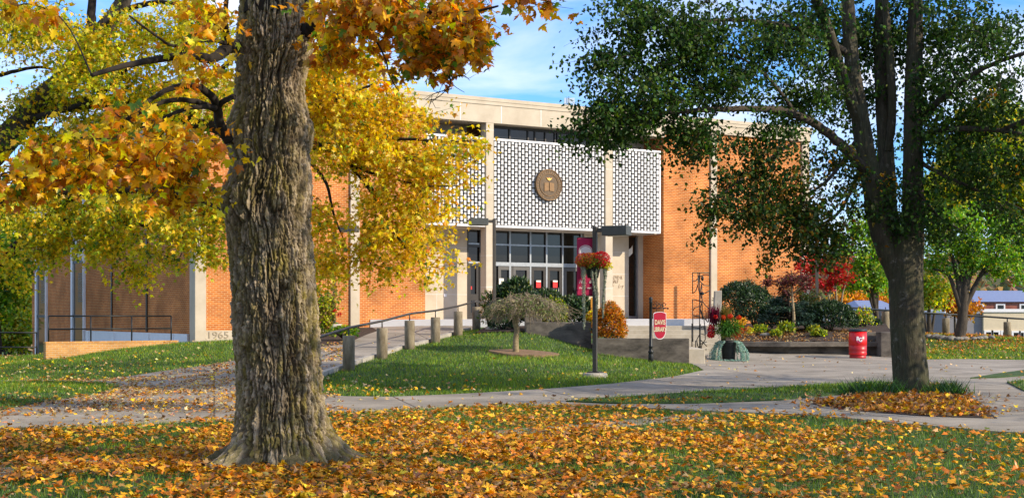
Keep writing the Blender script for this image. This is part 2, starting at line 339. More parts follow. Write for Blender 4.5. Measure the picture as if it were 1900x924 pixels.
_n = len(ctrl); _S = np.zeros((_n + 1, _n + 1)); _S[:_n, :_n] = _A; _S[:_n, _n] = 1; _S[_n, :_n] = 1
_w = np.linalg.solve(_S, np.append(ctrl[:, 2], 0))
def G(x, y):
    x = np.asarray(x, float); y = np.asarray(y, float); sh = x.shape; x = x.ravel(); y = y.ravel(); o = np.empty(len(x))
    for i in range(0, len(x), 20000):
        d = np.sqrt((x[i:i + 20000, None] - ctrl[None, :, 0]) ** 2 + (y[i:i + 20000, None] - ctrl[None, :, 1]) ** 2 + 1.0)
        o[i:i + 20000] = d @ _w[:_n] + _w[_n]
    o = np.clip(o, -9, 1.25)
    t = np.clip((np.hypot(x, y - 40) - 95) / 60, 0, 1); t = t * t * (3 - 2 * t)
    return (o * (1 - t) - 7 * t).reshape(sh)
def G1(x, y): return float(G(np.array([x]), np.array([y]))[0])
_ys = np.concatenate([np.arange(7, 60, 0.1), np.arange(60, 140, 0.5)])
def ground_px(px, py):
    X = PX(px, _ys); z = PZ(py, _ys) - G(X, _ys); k = np.where(z < 0)[0]
    i = k[0] if len(k) else len(_ys) - 1
    if i > 0:
        t = z[i - 1] / (z[i - 1] - z[i] + 1e-9); Y = _ys[i - 1] + t * (_ys[i] - _ys[i - 1])
    else: Y = _ys[i]
    return (float(PX(px, Y)), float(Y))
def gpoly(pts): return [ground_px(*p) for p in pts]

def axis(segs):
    o = []
    for a, b, s in segs: o += list(np.arange(a, b, s))
    return np.array(o + [segs[-1][1]])
gx = axis([(-1500, -300, 120), (-300, -60, 20), (-60, -20, 2), (-20, 26, 0.4), (26, 60, 2), (60, 300, 20), (300, 1500, 120)])
gy = axis([(-60, 6, 4), (6, 58, 0.4), (58, 80, 1), (80, 160, 4), (160, 400, 30), (400, 2500, 150)])
GX, GY = np.meshgrid(gx, gy); GZ = G(GX, GY)
near = (GY < 70) & (abs(GX) < 30)
GZ = GZ + np.where(near, (fbm(GX * .9, GY * .9, seed=5) - .5) * 0.03, 0) - 0.02
nx, ny = len(gx), len(gy)
idx = np.arange(nx * ny).reshape(ny, nx)
Q = np.stack([idx[:-1, :-1], idx[:-1, 1:], idx[1:, 1:], idx[1:, :-1]], -1).reshape(-1, 4)
M['lawn'] = mat('lawn_soil_and_turf', (0.022, 0.055, 0.012), 0.95, col2=(0.06, 0.10, 0.02), scale=1.2, bump=0.8, bscale=50)
g = part('ground', np_mesh('ground', np.stack([GX, GY, GZ], -1).reshape(-1, 3), Q, smooth=True), M['lawn']); g['kind'] = 'structure'

# path outlines (plan, metres)
near_edge = gpoly([(-260, 812), (0, 798), (200, 787), (430, 779), (600, 767), (800, 757), (1000, 752), (1060, 753), (1150, 756), (1300, 764), (1500, 771), (1650, 785), (1850, 803), (1960, 808)])
PATH = near_edge + [(12, 22), (26, 21), (40, 24)] + [(40, 36)] + gpoly([(1900, 669), (1800, 667), (1720, 668), (1668, 664)]) + [(13.2, 50.2), (7.5, 50.2), (6.0, 48.7), (5.46, 43.2)] + \
    gpoly([(1292, 679), (1306, 688), (1250, 700), (1130, 714), (1000, 724), (900, 730), (800, 735), (720, 738), (640, 737), (600, 732)])
RAMP_R = [tuple(P(*a)[:2]) for a in BOL]
PATH += [(RAMP_R[0][0] + .1, RAMP_R[0][1] - 1.6)] + [(x - .28, y) for x, y in RAMP_R] + [(-1.2, 52.2), (-5.3, 52.2)] + gpoly([(640, 626), (600, 640), (520, 655), (435, 670), (390, 678), (300, 690), (235, 700), (190, 706), (0, 707), (-260, 705)])
def shape_sheet(poly, lift, step=1.0, zf=None):
    from mathutils.geometry import delaunay_2d_cdt
    n = len(poly); vs = [Vector(p) for p in poly]; ed = [(i, (i + 1) % n) for i in range(n)]
    xs = np.array([p[0] for p in poly]); ys = np.array([p[1] for p in poly])
    gx_, gy_ = np.meshgrid(np.arange(xs.min() + step * .37, xs.max(), step), np.arange(ys.min() + step * .37, ys.max(), step)); gx_ = gx_.ravel(); gy_ = gy_.ravel(); k = inpoly(poly, gx_, gy_)
    vs += [Vector((a, b)) for a, b in zip(gx_[k], gy_[k])]
    ov, oe, of = delaunay_2d_cdt(vs, ed, [list(range(n))], 1, 1e-4)[:3]
    V = np.array([(v.x, v.y) for v in ov]); z = G(V[:, 0], V[:, 1]) + lift
    c = np.array([V[list(f)].mean(0) for f in of]); ok = inpoly(poly, c[:, 0], c[:, 1]); of = [f for f, o_ in zip(of, ok) if o_]
    bm = bmesh.new(); bv = [bm.verts.new((a, b, h)) for (a, b), h in zip(V, z)]
    for f in of: bm.faces.new([bv[i] for i in f])
    for f in bm.faces:
        f.normal_update()
        if f.normal.z < 0: f.normal_flip()
    bnd = [e for e in bm.edges if e.is_boundary]
    ext = bmesh.ops.extrude_edge_only(bm, edges=bnd)
    for e in ext['geom']:
        if isinstance(e, bmesh.types.BMVert): e.co.z -= 0.12
    me = bpy.data.meshes.new('sheet'); bm.to_mesh(me); bm.free(); return me
def pavemat():
    m = mat('pavement', (0.20, 0.175, 0.138), 0.9, col2=(0.37, 0.325, 0.265), scale=0.7, bump=0.25, bscale=80, detail=10)
    nt = m.node_tree; N = nt.nodes.new; L = nt.links.new; b = nt.nodes['Principled BSDF']
    src = b.inputs['Base Color'].links[0].from_socket
    tc = N('ShaderNodeTexCoord'); mp = N('ShaderNodeMapping'); mp.inputs['Rotation'].default_value = (0, 0, R(-12)); L(tc.outputs['Object'], mp.inputs[0])
    br = N('ShaderNodeTexBrick'); br.offset = 0; br.inputs['Scale'].default_value = 1; br.inputs['Brick Width'].default_value = 3.4; br.inputs['Row Height'].default_value = 2.6; br.inputs['Mortar Size'].default_value = 0.02
    br.inputs['Color1'].default_value = (1, 1, 1, 1); br.inputs['Color2'].default_value = (.84, .83, .82, 1); br.inputs['Mortar'].default_value = (.3, .28, .25, 1); L(mp.outputs[0], br.inputs[0])
    mu = N('ShaderNodeMixRGB'); mu.blend_type = 'MULTIPLY'; mu.inputs[0].default_value = 1; L(src, mu.inputs[1]); L(br.outputs[0], mu.inputs[2])
    n = N('ShaderNodeTexNoise'); n.inputs['Scale'].default_value = 60; n.inputs['Detail'].default_value = 3; L(tc.outputs['Object'], n.inputs[0])
    mr = N('ShaderNodeMapRange'); mr.inputs[1].default_value = .3; mr.inputs[2].default_value = .7; mr.inputs[3].default_value = .86; mr.inputs[4].default_value = 1.12; L(n.outputs[0], mr.inputs[0])
    m2 = N('ShaderNodeMixRGB'); m2.blend_type = 'MULTIPLY'; m2.inputs[0].default_value = 1; L(mu.outputs[0], m2.inputs[1]); L(mr.outputs[0], m2.inputs[2]); L(m2.outputs[0], b.inputs['Base Color'])
    return m
M['pave'] = pavemat()
struct('walkway', shape_sheet(PATH, 0.025), M['pave'])
ISL = gpoly([(1050, 748), (1150, 740), (1300, 730), (1450, 722), (1560, 715), (1650, 712), (1648, 726), (1590, 732), (1520, 738), (1450, 745), (1300, 751), (1150, 752)])
LEFTG = gpoly([(-260, 712), (0, 711), (100, 711), (190, 714), (222, 719), (190, 731), (120, 742), (60, 752), (0, 763), (-260, 790)])
RG1 = gpoly([(1800, 704), (1850, 696), (1900, 689), (2000, 680), (2000, 690), (1900, 699), (1850, 703)])
RG2 = gpoly([(1868, 712), (1900, 708), (2000, 705), (2000, 740), (1900, 728)])
BED = gpoly([(1505, 752), (1560, 743), (1610, 733), (1650, 716), (1700, 713), (1745, 714), (1775, 725), (1812, 750), (1850, 779), (1770, 777), (1700, 774), (1600, 766)])
GI = [ISL, LEFTG, RG1, RG2]
for nm, pl in (('grass_island', ISL), ('grass_strip', LEFTG), ('grass_strip', RG1), ('grass_strip', RG2)): struct(nm, shape_sheet(pl, 0.05, 0.7), M['lawn'])
struct('tree_bed', shape_sheet(BED, 0.036, 0.6), M['mulch'])
for pl in (gpoly([(-40, 872), (180, 852), (420, 842), (440, 850), (200, 868), (-40, 892)]), gpoly([(700, 818), (900, 800), (1100, 784), (1290, 768), (1310, 774), (1100, 794), (900, 812), (700, 832)])):
    struct('buried_path', shape_sheet(pl, 0.004, 0.6), M['pave'])
MULCH1 = [tuple(P(*q_)[:2]) for q_ in ((560, 650, 41.5), (640, 642, 43.5), (700, 618, 49), (690, 610, 51), (640, 608, 50.6), (560, 620, 48))]
MULCH2 = [(-1.1, 49.4), (-1.2, 47), (-0.2, 45.6), (0.5, 45.9), (1.3, 49), (0.6, 51.5), (-.9, 51.5)]
for pl in (MULCH1, MULCH2): struct('mulch_bed', shape_sheet(pl, 0.05, 0.6), M['mulch'])
SOILC = (PX(962, 41), 40.9)
SOIL = [(SOILC[0] + .95 * math.cos(a) * (1 + .2 * math.sin(3 * a)) + .15, SOILC[1] + .8 * math.sin(a)) for a in np.linspace(0, 2 * math.pi, 20)[:-1]]
struct('soil_patch', shape_sheet(SOIL, 0.045, 0.4), M['soil'])
# ramp kerb
mb = MB()
for i in range(len(RAMP_R) - 1):
    (x0, y0), (x1, y1) = RAMP_R[i], RAMP_R[i + 1]
    for s in range(4):
        a = s / 4; b = (s + 1) / 4; xa, ya = x0 + (x1 - x0) * a, y0 + (y1 - y0) * a; xb, yb = x0 + (x1 - x0) * b, y0 + (y1 - y0) * b
        za, zb = G1(xa, ya), G1(xb, yb)
        mb.add([(xa - .34, ya, za - .1), (xa - .2, ya, za - .1), (xa - .2, ya, za + .09), (xa - .34, ya, za + .09), (xb - .34, yb, zb - .1), (xb - .2, yb, zb - .1), (xb - .2, yb, zb + .09), (xb - .34, yb, zb + .09)],
               [(0, 1, 2, 3), (4, 7, 6, 5), (0, 4, 5, 1), (1, 5, 6, 2), (2, 6, 7, 3), (3, 7, 4, 0)])
struct('ramp_kerb', mb, M['conc'])

# ------------------------------------------------------------------ leaves, grass
def tmpl_maple(full=True):
    if full: h = [(.10, -.02), (.36, -.03), (.25, .14), (.42, .20), (.56, .50), (.36, .46), (.21, .47), (.27, .66), (.15, .72)]
    else: h = [(.38, .02), (.22, .18), (.54, .50), (.19, .47)]
    o = [(0, 0)] + h + [(0, 1.0)] + [(-x, y) for x, y in h[::-1]]
    V = np.array([(0, .40)] + o); n = len(o); T = np.array([(0, 1 + i, 1 + (i + 1) % n) for i in range(n)])
    return V, T
def tmpl_ovate(wd=.33):
    o = [(0, 0), (wd * .8, .22), (wd, .45), (0, 1), (-wd, .45), (-wd * .8, .22)]
    return np.array(o), np.array([(0, 1, 2), (0, 2, 3), (0, 3, 4), (0, 4, 5)])
TM, TS, TO, TN = tmpl_maple(True), tmpl_maple(False), tmpl_ovate(), tmpl_ovate(.16)
def palette(n, cols, wts, jit=0.18):
    cols = np.array(cols); wts = np.array(wts, float); k = RNG.choice(len(cols), n, p=wts / wts.sum())
    return np.clip(cols[k] * RNG.normal(1, jit, (n, 1)) * RNG.normal(1, jit * .4, (n, 3)), 0.003, 0.9)
def leaves(tmpl, pos, size, nrm, tip, cols, curl=0.25):
    """leaf blades at pos; nrm and tip are unit-ish direction arrays"""
    V2, T = tmpl; n = len(pos); k = len(V2)
    nrm = nrm / (np.linalg.norm(nrm, axis=1, keepdims=True) + 1e-9)
    tip = tip - nrm * (tip * nrm).sum(1, keepdims=True); tip /= (np.linalg.norm(tip, axis=1, keepdims=True) + 1e-9)
    sd = np.cross(tip, nrm)
    x = V2[:, 0][None, :]; y = V2[:, 1][None, :]
    c1 = RNG.normal(0, curl, (n, 1)); c2 = RNG.normal(-curl * .6, curl, (n, 1)); c3 = RNG.normal(0, curl, (n, 1))
    z = c1 * np.abs(x) * 1.6 + c2 * (y - .4) ** 2 * 1.6 + c3 * x * y
    S = np.asarray(size).reshape(-1, 1, 1)
    W = pos[:, None, :] + S * (x[..., None] * sd[:, None, :] + y[..., None] * tip[:, None, :] + z[..., None] * nrm[:, None, :])
    TT = (np.arange(n)[:, None, None] * k + T[None]).reshape(-1, 3)
    return W.reshape(-1, 3), TT, np.repeat(cols, k, axis=0)
def join(parts_):
    o = 0; V = []; T = []; C = []
    for v, t, c in parts_:
        V.append(v); T.append(t + o); C.append(c); o += len(v)
    return np.vstack(V), np.vstack(T), np.vstack(C)
def rdir(n): d = RNG.normal(size=(n, 3)); return d / np.linalg.norm(d, axis=1, keepdims=True)
def blades(x, y, h, wd, cols, lift=0.0, lean=0.5):
    n = len(x); z = G(x, y) + lift; a = RNG.uniform(0, 2 * math.pi, n); b = RNG.uniform(0, 2 * math.pi, n)
    p = np.stack([x, y, z], 1); t = np.stack([np.cos(a), np.sin(a), 0 * a], 1) * wd[:, None] * .5
    l = np.stack([np.cos(b) * lean, np.sin(b) * lean, np.ones(n)], 1) * h[:, None] * np.array([1, 1, 1.0]) * RNG.uniform(.6, 1.1, (n, 1))
    V = np.stack([p - t, p + t, p + l], 1).reshape(-1, 3)
    return V, np.arange(3 * n).reshape(-1, 3), np.repeat(cols, 3, 0)
def proj(x, y, z): return 950 + x / y * F, HOR - (z - CAMH) / y * F

YEL = (0.86, 0.60, 0.018); GOLD = (0.82, 0.44, 0.012); ORA = (0.68, 0.23, 0.010); YGR = (0.56, 0.56, 0.022); GRN = (0.12, 0.24, 0.014); AMB = (0.44, 0.18, 0.010); BRN = (0.20, 0.085, 0.025); TAN = (0.42, 0.24, 0.10); PALE = (0.62, 0.46, 0.20)
GR1 = (0.075, 0.19, 0.010); GR2 = (0.16, 0.28, 0.012); GR3 = (0.27, 0.31, 0.02); GRD = (0.018, 0.052, 0.012)

def in_paved(x, y):
    r = inpoly(PATH, x, y)
    for p in GI: r &= ~inpoly(p, x, y)
    return r
WALLREG = [(-.2, 45.6), (2.6, 45.4), (2.66, 43.3), (5.9, 43.3), (7.6, 50), (14.4, 50), (14.4, 58), (12, 63), (1.2, 60), (-6, 52.1), (-1.2, 52)]
_bld = [(-11.0, 48.3), (13.4, 63.4), (-2, 88), (-26, 70)]
def lawn_ok(x, y):
    return ~in_paved(x, y) & ~inpoly(WALLREG, x, y) & ~inpoly(_bld, x, y) & ~inpoly(MULCH1, x, y) & ~inpoly(MULCH2, x, y) & ~inpoly(BED, x, y) & ~inpoly(SOIL, x, y)
gp = []
def lawn_region(n, x0, x1, y0, y1, h, wd, wts=(3, 4, 2, 2), cols=(GR1, GR2, GR3, GRD)):
    x = RNG.uniform(x0, x1, n); y = RNG.uniform(y0, y1, n); px = 950 + x / y * F
    k = (px > -300) & (px < 2260) & lawn_ok(x, y); x, y = x[k], y[k]
    isl = np.zeros(len(x), bool)
    for p in GI: isl |= inpoly(p, x, y)
    c = palette(len(x), cols, wts, .2)
    m = fbm(x * .55, y * .55, seed=3)[:, None]; c = c * (0.65 + 0.7 * m) + np.array((0.05, 0.03, 0)) * np.clip((m - .52) * 5, 0, 1)
    hh = h * RNG.uniform(.6, 1.3, len(x)) * (0.7 + .6 * m[:, 0])
    gp.append(blades(x, y, hh, wd * RNG.uniform(.7, 1.3, len(x)), c, np.where(isl, .045, -.02)))
lawn_region(210000, -11, 12.5, 11.0, 25.5, .075, .007, (4, 3, 1, 4))
lawn_region(95000, -21, 17, 23, 33, .075, .012, (4, 4, 1, 3))
lawn_region(190000, -20, 7, 28, 50, .085, .014)
lawn_region(70000, 12, 32, 49, 72, .10, .03, (3, 3, 3, 1))
V, T, C = join(gp); gr = part('grass', np_mesh('grass', V, T, C), M['grass']); gr['kind'] = 'stuff'
print('grass tris', len(T))

def scatter(n, x0, x1, y0, y1, size, tm, cols, wts, prob, lift=0.02, tilt=.45, curl=.35):
    x = RNG.uniform(x0, x1, n); y = RNG.uniform(y0, y1, n); z = G(x, y); px, py = proj(x, y, z)
    k = (px > -280) & (px < 2240) & (RNG.uniform(size=n) < prob(x, y, px, py)); x, y, z = x[k], y[k], z[k]; m = len(x)
    pos = np.stack([x, y, z + lift + RNG.uniform(0, .035, m)], 1)
    nr = np.stack([RNG.normal(0, tilt, m), RNG.normal(0, tilt, m), np.ones(m)], 1); tp = rdir(m) * np.array([1, 1, .2])
    return leaves(tm, pos, RNG.uniform(.45, 1.2, m) * size, nr, tp, palette(m, cols, wts, .24), curl)
fl = []
def lerp(v, a, b, s, t): return s + (t - s) * np.clip((v - a) / (b - a), 0, 1)
def p_near(x, y, px, py):
    ok = ~in_paved(x, y) & ~inpoly(BED, x, y) & (y < 26.5)
    n = fbm(x * 1.1, y * 1.1, seed=11); d = lerp(px, 1050, 1850, 1, .24) * lerp(px + (py - 860) * 1.2, 1250, 1700, 1, .55)
    d = d * lerp(py, 772 + np.clip(500 - px, 0, 500) * .045, 815 + np.clip(500 - px, 0, 500) * .05, .28, 1)
    tr = (np.hypot(x + 2.75, y - 15.1) < .42)
    return np.where(tr, 0, ok * d * np.clip((n - .33) * 4.6, 0.14, 1.0))
LC = ((.74, .45, .022), (.68, .32, .012), (.60, .20, .010), (.38, .15, .010), (.19, .08, .022), (.40, .22, .09), (.3, .3, .03))
fl.append(scatter(96000, -10, 12, 11, 26.5, .079, TM, LC, (2.8, 6.5, 6.2, 3.6, 2.6, 2.0, .3), p_near, .04, .32, .30))
fl.append(scatter(38000, -10, 12, 11, 26.5, .085, TS, (BRN, AMB, TAN, ORA, (.12, .06, .02)), (4, 4, 2.5, 3, 2), p_near, .012, .18, .2))
def p_path(x, y, px, py):
    a = in_paved(x, y); n = fbm(x * .8, y * .8, seed=21)
    d = np.where(px < 450, .75 * np.clip((n - .36) * 6, .12, 1), 0.10 * lerp(px, 600, 900, 1.2, .5)) * lerp(py, 790, 735, .45, 1) * lerp(py, 690, 670, 1, .5)
    d = np.where((px > 1000) & (py > 735), .22, d); d = np.where((px > 1480) & (px < 1880) & (py > 735) & (py < 790), .6, d); d = np.where((px > 1050) & (py < 735), .035, d)
    return a * d
fl.append(scatter(26000, -19, 14, 22, 50, .10, TS, (TAN, PALE, GOLD, BRN, AMB, ORA), (5, 4, 2, 1.5, 1.5, 1), p_path, .03, .35, .4))
fl.append(scatter(52000, -19, -1.5, 20.5, 44, .085, TS, (TAN, PALE, GOLD, BRN, AMB, ORA), (5, 4, 2, 2.5, 2, 1), lambda x, y, px, py: in_paved(x, y) * (px < 640) * np.clip((fbm(x * .9, y * .9, seed=23) - .34) * 4, .15, 1) * lerp(py, 800, 745, .25, 1), .028, .3, .3))
def p_lawn(x, y, px, py):
    ok = lawn_ok(x, y); n = fbm(x * .9, y * .9, seed=31)
    a = np.where(px < 440, lerp(py, 650, 690, .07, .75), 0)
    a = np.where((px > 560) & (px < 1320), np.maximum(lerp(py - lerp(px, 600, 1000, 0, -12), 695, 722, .03, .6) * lerp(px, 700, 1150, 1, .5), .02), a)
    a = np.where((px < 300) & (py > 706), .9, a); a = np.where(px > 1690, lerp(py, 625, 650, .9, .45) * lerp(px, 1700, 1760, .6, 1), a)
    a = np.where((px > 1000) & (px < 1690) & (py > 700), .10 + .25 * (py > 742), a)
    return ok * a * np.clip((n - .3) * 4, .15, 1)
fl.append(scatter(42000, -20, 30, 24, 70, .095, TS, (TAN, PALE, GOLD, AMB, ORA, YEL), (3, 3.5, 3, 1.2, 1.2, 2), p_lawn, .05, .5, .4))
fl.append(scatter(9000, 12, 32, 52, 70, .12, TS, (ORA, AMB, BRN, (0.5, .14, .02)), (3, 3, 2, 3), lambda x, y, px, py: lawn_ok(x, y) * (px > 1715) * np.clip((fbm(x * .6, y * .6, seed=8) - .38) * 5, 0, 1) * lerp(py, 660, 630, .15, 1), .05, .5, .4))
fl.append(scatter(21000, 4.5, 12, 19.5, 32, .09, TM, (AMB, BRN, ORA, GOLD, TAN), (4, 4, 3, 2, 2), lambda x, y, px, py: inpoly(BED, x + .12 * np.sin(y * 9), y + .15 * np.sin(x * 8)) * lerp(py, 722, 748, .25, 1) * lerp(px, 1730, 1810, 1, .45), .05, .5, .4))
V, T, C = join(fl); fo = part('fallen_leaves', np_mesh('fallen_leaves', V, T, C), M['dry']); fo['kind'] = 'stuff'
print('fallen tris', len(T))
# tall grass clump round the right tree
x = np.concatenate([RNG.normal(PX(1612, 27.6), .22, 900), RNG.normal(PX(1752, 28.0), .20, 800), RNG.normal(PX(1650, 28.0), .15, 400)]); y = 27.9 + RNG.normal(0, .22, len(x))
V, T, C = blades(x, y, RNG.uniform(.12, .36, len(x)), RNG.uniform(.014, .03, len(x)), palette(len(x), (GRD, GR1, (0.03, .09, .03)), (3, 3, 3)), .05, .75)
tg = part('ground_cover', np_mesh('ground_cover', V, T, C), M['grass']); tg['kind'] = 'stuff'

# ------------------------------------------------------------------ library building (local u along facade, v inwards, z up)
BANG = math.atan2(.522, .853); BO = (1.4, 56.0)
def ufrom(px, v=0.0):
    t = (px - 950) / F; return (t * (56 + .853 * v) - (1.4 - .522 * v)) / (.853 - .522 * t)
def zfrom(px, py, v=0.0):
    u = ufrom(px, v); Y = 56 + .522 * u + .853 * v; return CAMH + (HOR - py) / F * Y
lib = thing('library_building', 'orange brick library with white block screens and a round bronze seal over the entrance', 'building', (BO[0], BO[1], 0), BANG)
ZT, ZF, ZW, ZB = 10.06, 9.09, 9.42, 1.45
UL0, UL1, UR0, UR1 = -14.5, -5.47, 5.9, 14.1
PL = [(-8.61, -8.24), (8.40, 8.74)]
mb = MB(); mb.box(-14.09, -8.62, .06, .5, 1.07, ZW); mb.box(-8.23, UL1, .06, 1.6, ZB - .3, ZW); mb.box(-8.62, -8.23, .1, .5, ZB - .3, ZW)
part('wall', mb, M['brick'], lib, label='sunlit orange brick wing left of the entrance')
mb = MB(); mb.box(UR0, 8.39, .06, 1.6, ZB - .3, ZW); mb.box(8.75, 13.66, .06, .5, 0.3, ZW); mb.box(8.39, 8.75, .1, .5, ZB - .3, ZW)
part('wall', mb, M['brick'], lib, label='sunlit orange brick wing right of the entrance')
for a, b in PL: part('pilaster', MB().box(a, b, -.03, .3, ZB - .25, ZW + .002), M['lime'], lib, .01)
part('corner_pier', MB().box(UL0, -14.1, -.04, .55, .3, ZW + .003), M['lime'], lib, .01)
part('corner_pier', MB().box(13.67, UR1, -.04, .55, .1, ZW + .003), M['lime'], lib, .01)
mb = MB(); mb.box(-14.09, -8.62, .0, .45, .1, 1.068); mb.box(UL0 + .01, -14.101, -.05, .5, .0, .6)
pl = part('plinth', mb, M['lime'], lib)
t = text_mesh('1965', .33, .006, sx=1.25); t.transform(Matrix.Translation((ufrom(404), -.012, zfrom(404, 622)))); part('carved_date', t, mat('carved_shadow', (.31, .25, .175), .9), pl)
# side wall (faces -u)
mb = MB(); mb.box(UL0 + .12, -13.5, .56, 25, .95, 8.9)
for k in range(2): pass
part('wall', mb, M['brick'], lib, label='shaded brick side wall with narrow slit windows')
mb = MB(); mb.box(UL0 + .02, -13.4, .56, 25, 8.1, ZT - .3); part('fascia', mb, M['lime'], lib)
def vside(px, u):
    t = (px - 950) / F; return (1.4 + .853 * u - t * (56 + .522 * u)) / (t * .853 + .522)
us = UL0 + .12
for px in (208, 273):
    v = vside(px, us); part('downpipe', MB().box(us - .05, us - .005, v - .09, v + .05, .98, 8.1), M['bronze_frame'], lib)
for a, b in ((126, 143), (137, 158), (68, 84)): pass
for a, b in ((137, 156), (70, 86)):
    v0, v1 = vside(b, us - .04), vside(a, us - .04)
    wnd = part('window', MB().box(us - .05, us + .02, v0, v1, -.4, 8.1), M['glassdark'], lib)
    fr = MB(); fr.box(us - .12, us + .01, v1, v1 + .28, -.5, 8.1); fr.box(us - .11, us + .01, v0 - .12, v0 - .002, -.5, 8.1); part('frame', fr, M['white_paint'], wnd)
    sl = MB()
    for k in range(26): sl.box(us - .085, us - .052, v0 + .02, v0 + (v1 - v0) * .5, 2.2 + k * .1 + (3 if k > 12 else 0), 2.25 + k * .1 + (3 if k > 12 else 0))
    for z in (1.5, 3.9, 5.2): sl.box(us - .08, us - .052, v0, v1, z, z + .12)
    part('louvre', sl, M['black'], wnd)
mb = MB(); mb.box(us + .03, -13.5, .57, 25, -1.2, .948); part('plinth', mb, M['brick'], lib)
mb = MB()
for px in (161, 209, 273, 318): v = vside(px, us - .1); mb.box(us - .1, us + .02, v - .16, v + .16, -.6, .93)
mb.box(us - .06, us + .01, 1.0, vside(161, us), .42, .94); part('basement_beam', mb, M['white_paint'], lib)
# centre: fascia, coping, joints, columns
mb = MB(); mb.box(UL0 - .05, UL1, -.05, .7, ZW + .004, ZT - .28); mb.box(UL1, UR0, -.05, .7, ZF, ZT - .28); mb.box(UR0, UR1 + .05, -.05, .7, ZW + .004, ZT - .28)
fa = part('fascia', mb, M['lime'], lib)
mb = MB(); mb.box(UL0 - .12, UR1 + .12, -.10, 25.05, ZT - .14, ZT); mb.box(UL0 - .09, UR1 + .09, -.08, 25.02, ZT - .279, ZT - .141); part('coping', mb, M['lime'], lib)
mb = MB()
for u in np.arange(-13.2, 14, 1.84): mb.box(u - .015, u + .015, -.054, -.049, (ZF if UL1 < u < UR0 else ZW) + .01, ZT - .285)
part('joint', mb, M['white'], fa)
CL = [(-2.845, -2.50), (2.83, 3.19)]
for a, b in CL:
    c = part('column', MB().box(a, b, -.04, .38, ZB - .05, ZF + .002), M['lime'], lib, .01)
    j = MB()
    for k in range(6): j.box(a - .003, b + .003, -.044, .37, 2.7 + k * 1.22, 2.712 + k * 1.22)
    part('joint', j, M['white'], c)
part('soffit', MB().box(UL1 + .004, UR0 - .004, .702, 1.7, ZF + .02, ZF + .2), M['soffit'], lib)
part('screen_floor', MB().box(UL1 + .004, UR0 - .004, .32, 1.6, 5.02, 5.18), M['soffit'], lib)
BAYS = [(UL1 + .02, CL[0][0] - .02), (CL[0][1] + .02, CL[1][0] - .02), (CL[1][1] + .02, 5.62)]
ZS0, ZS1 = 5.09, 8.47
for bi, (a, b) in enumerate(BAYS):
    s = MB(); d = MB(); pitch = .156; n = int((b - a) / pitch); pitch = (b - a) / n; rp_ = .235
    for i in range(n):
        u = a + pitch * (i + .5); z = ZS0 + .06 - (rp_ / 2 if i % 2 else 0)
        while z < ZS1 - .1:
            z0, z1 = max(z, ZS0 + .05), min(z + .18, ZS1 - .06)
            if z1 - z0 > .03: s.box(u - .044, u + .044, .0, .10, z0, z1)
            z += rp_
        d.box(u - .012, u + .012, .03, .09, ZS0, ZS1 - .04)
        d.box(u - pitch * .5 - .006, u - pitch * .5 + .006, .05, .09, ZS0, ZS1 - .04)
    fr = MB(); fr.box(a, b, -.02, .2, ZS1 - .045, ZS1 + .035); fr.box(a, b, -.02, .2, ZS0 - .05, ZS0 + .03)
    if bi == 2: fr.box(b, b + .06, -.02, .2, ZS0 - .05, ZS1 + .035)
    sp_ = part('block_screen', s, M['white'], lib); part('grid', d, M['bronze_frame'], sp_); part('frame', fr, M['white_paint'], sp_)
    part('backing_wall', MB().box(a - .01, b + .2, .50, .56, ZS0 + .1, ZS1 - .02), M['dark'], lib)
# clerestory
cw = part('clerestory_window', MB().box(BAYS[1][0], BAYS[1][1], .60, .64, ZS1 - .1, ZF + .01), M['glassdark'], lib)
mb = MB()
for px in (945, 979, 992, 1011, 1029, 1034, 1040, 1090): u = ufrom(px, .6); mb.box(u - .03, u + .03, .55, .6, ZS1 + .036, ZF - .002)
mb.box(BAYS[1][0], BAYS[1][1], .54, .6, ZF - .1, ZF - .003); part('mullion', mb, M['bronze_frame'], cw)
for a, b in (BAYS[0], (BAYS[2][0], UR0 - .01)): part('upper_wall', MB().box(a, b, 1.45, 1.55, 5.2, ZF + .02), M['soffit'], lib)
# seal
sl = MB(); cu, cz = ufrom(1015.3), zfrom(1015.3, 344); rs = .635
sl.prism([(cu + rs * math.cos(a), cz + rs * math.sin(a)) for a in np.linspace(0, 2 * math.pi, 49)[:-1]], -.13, -.03, 'y')
seal = part('bronze_seal', sl, M['seal'], lib, .015)
mb = MB()
for rr, tk in ((rs - .03, .02), (.44, .016)):
    mb.tube([(cu + rr * math.cos(a), -.135, cz + rr * math.sin(a)) for a in np.linspace(0, 2 * math.pi, 49)], tk, 6, False)
part('raised_ring', mb, M['seal2'], seal)
mb = MB(); mb.prism([(cu - .23, cz - .26), (cu - .02, cz - .23), (cu - .02, cz + .1), (cu - .23, cz + .08)], -.155, -.125, 'y'); mb.prism([(cu + .23, cz - .26), (cu + .02, cz - .23), (cu + .02, cz + .1), (cu + .23, cz + .08)], -.155, -.125, 'y'); part('open_book', mb, M['seal2'], seal)
mb = MB(); mb.prism([(cu - .14, cz + .29), (cu - .06, cz + .26), (cu, cz + .285), (cu + .06, cz + .26), (cu + .14, cz + .29), (cu + .06, cz + .2), (cu, cz + .17), (cu - .06, cz + .2)], -.16, -.125, 'y'); part('winged_lamp', mb, mat('bright_bronze', (.8, .42, .1), .4, .3), seal)
mb = MB()
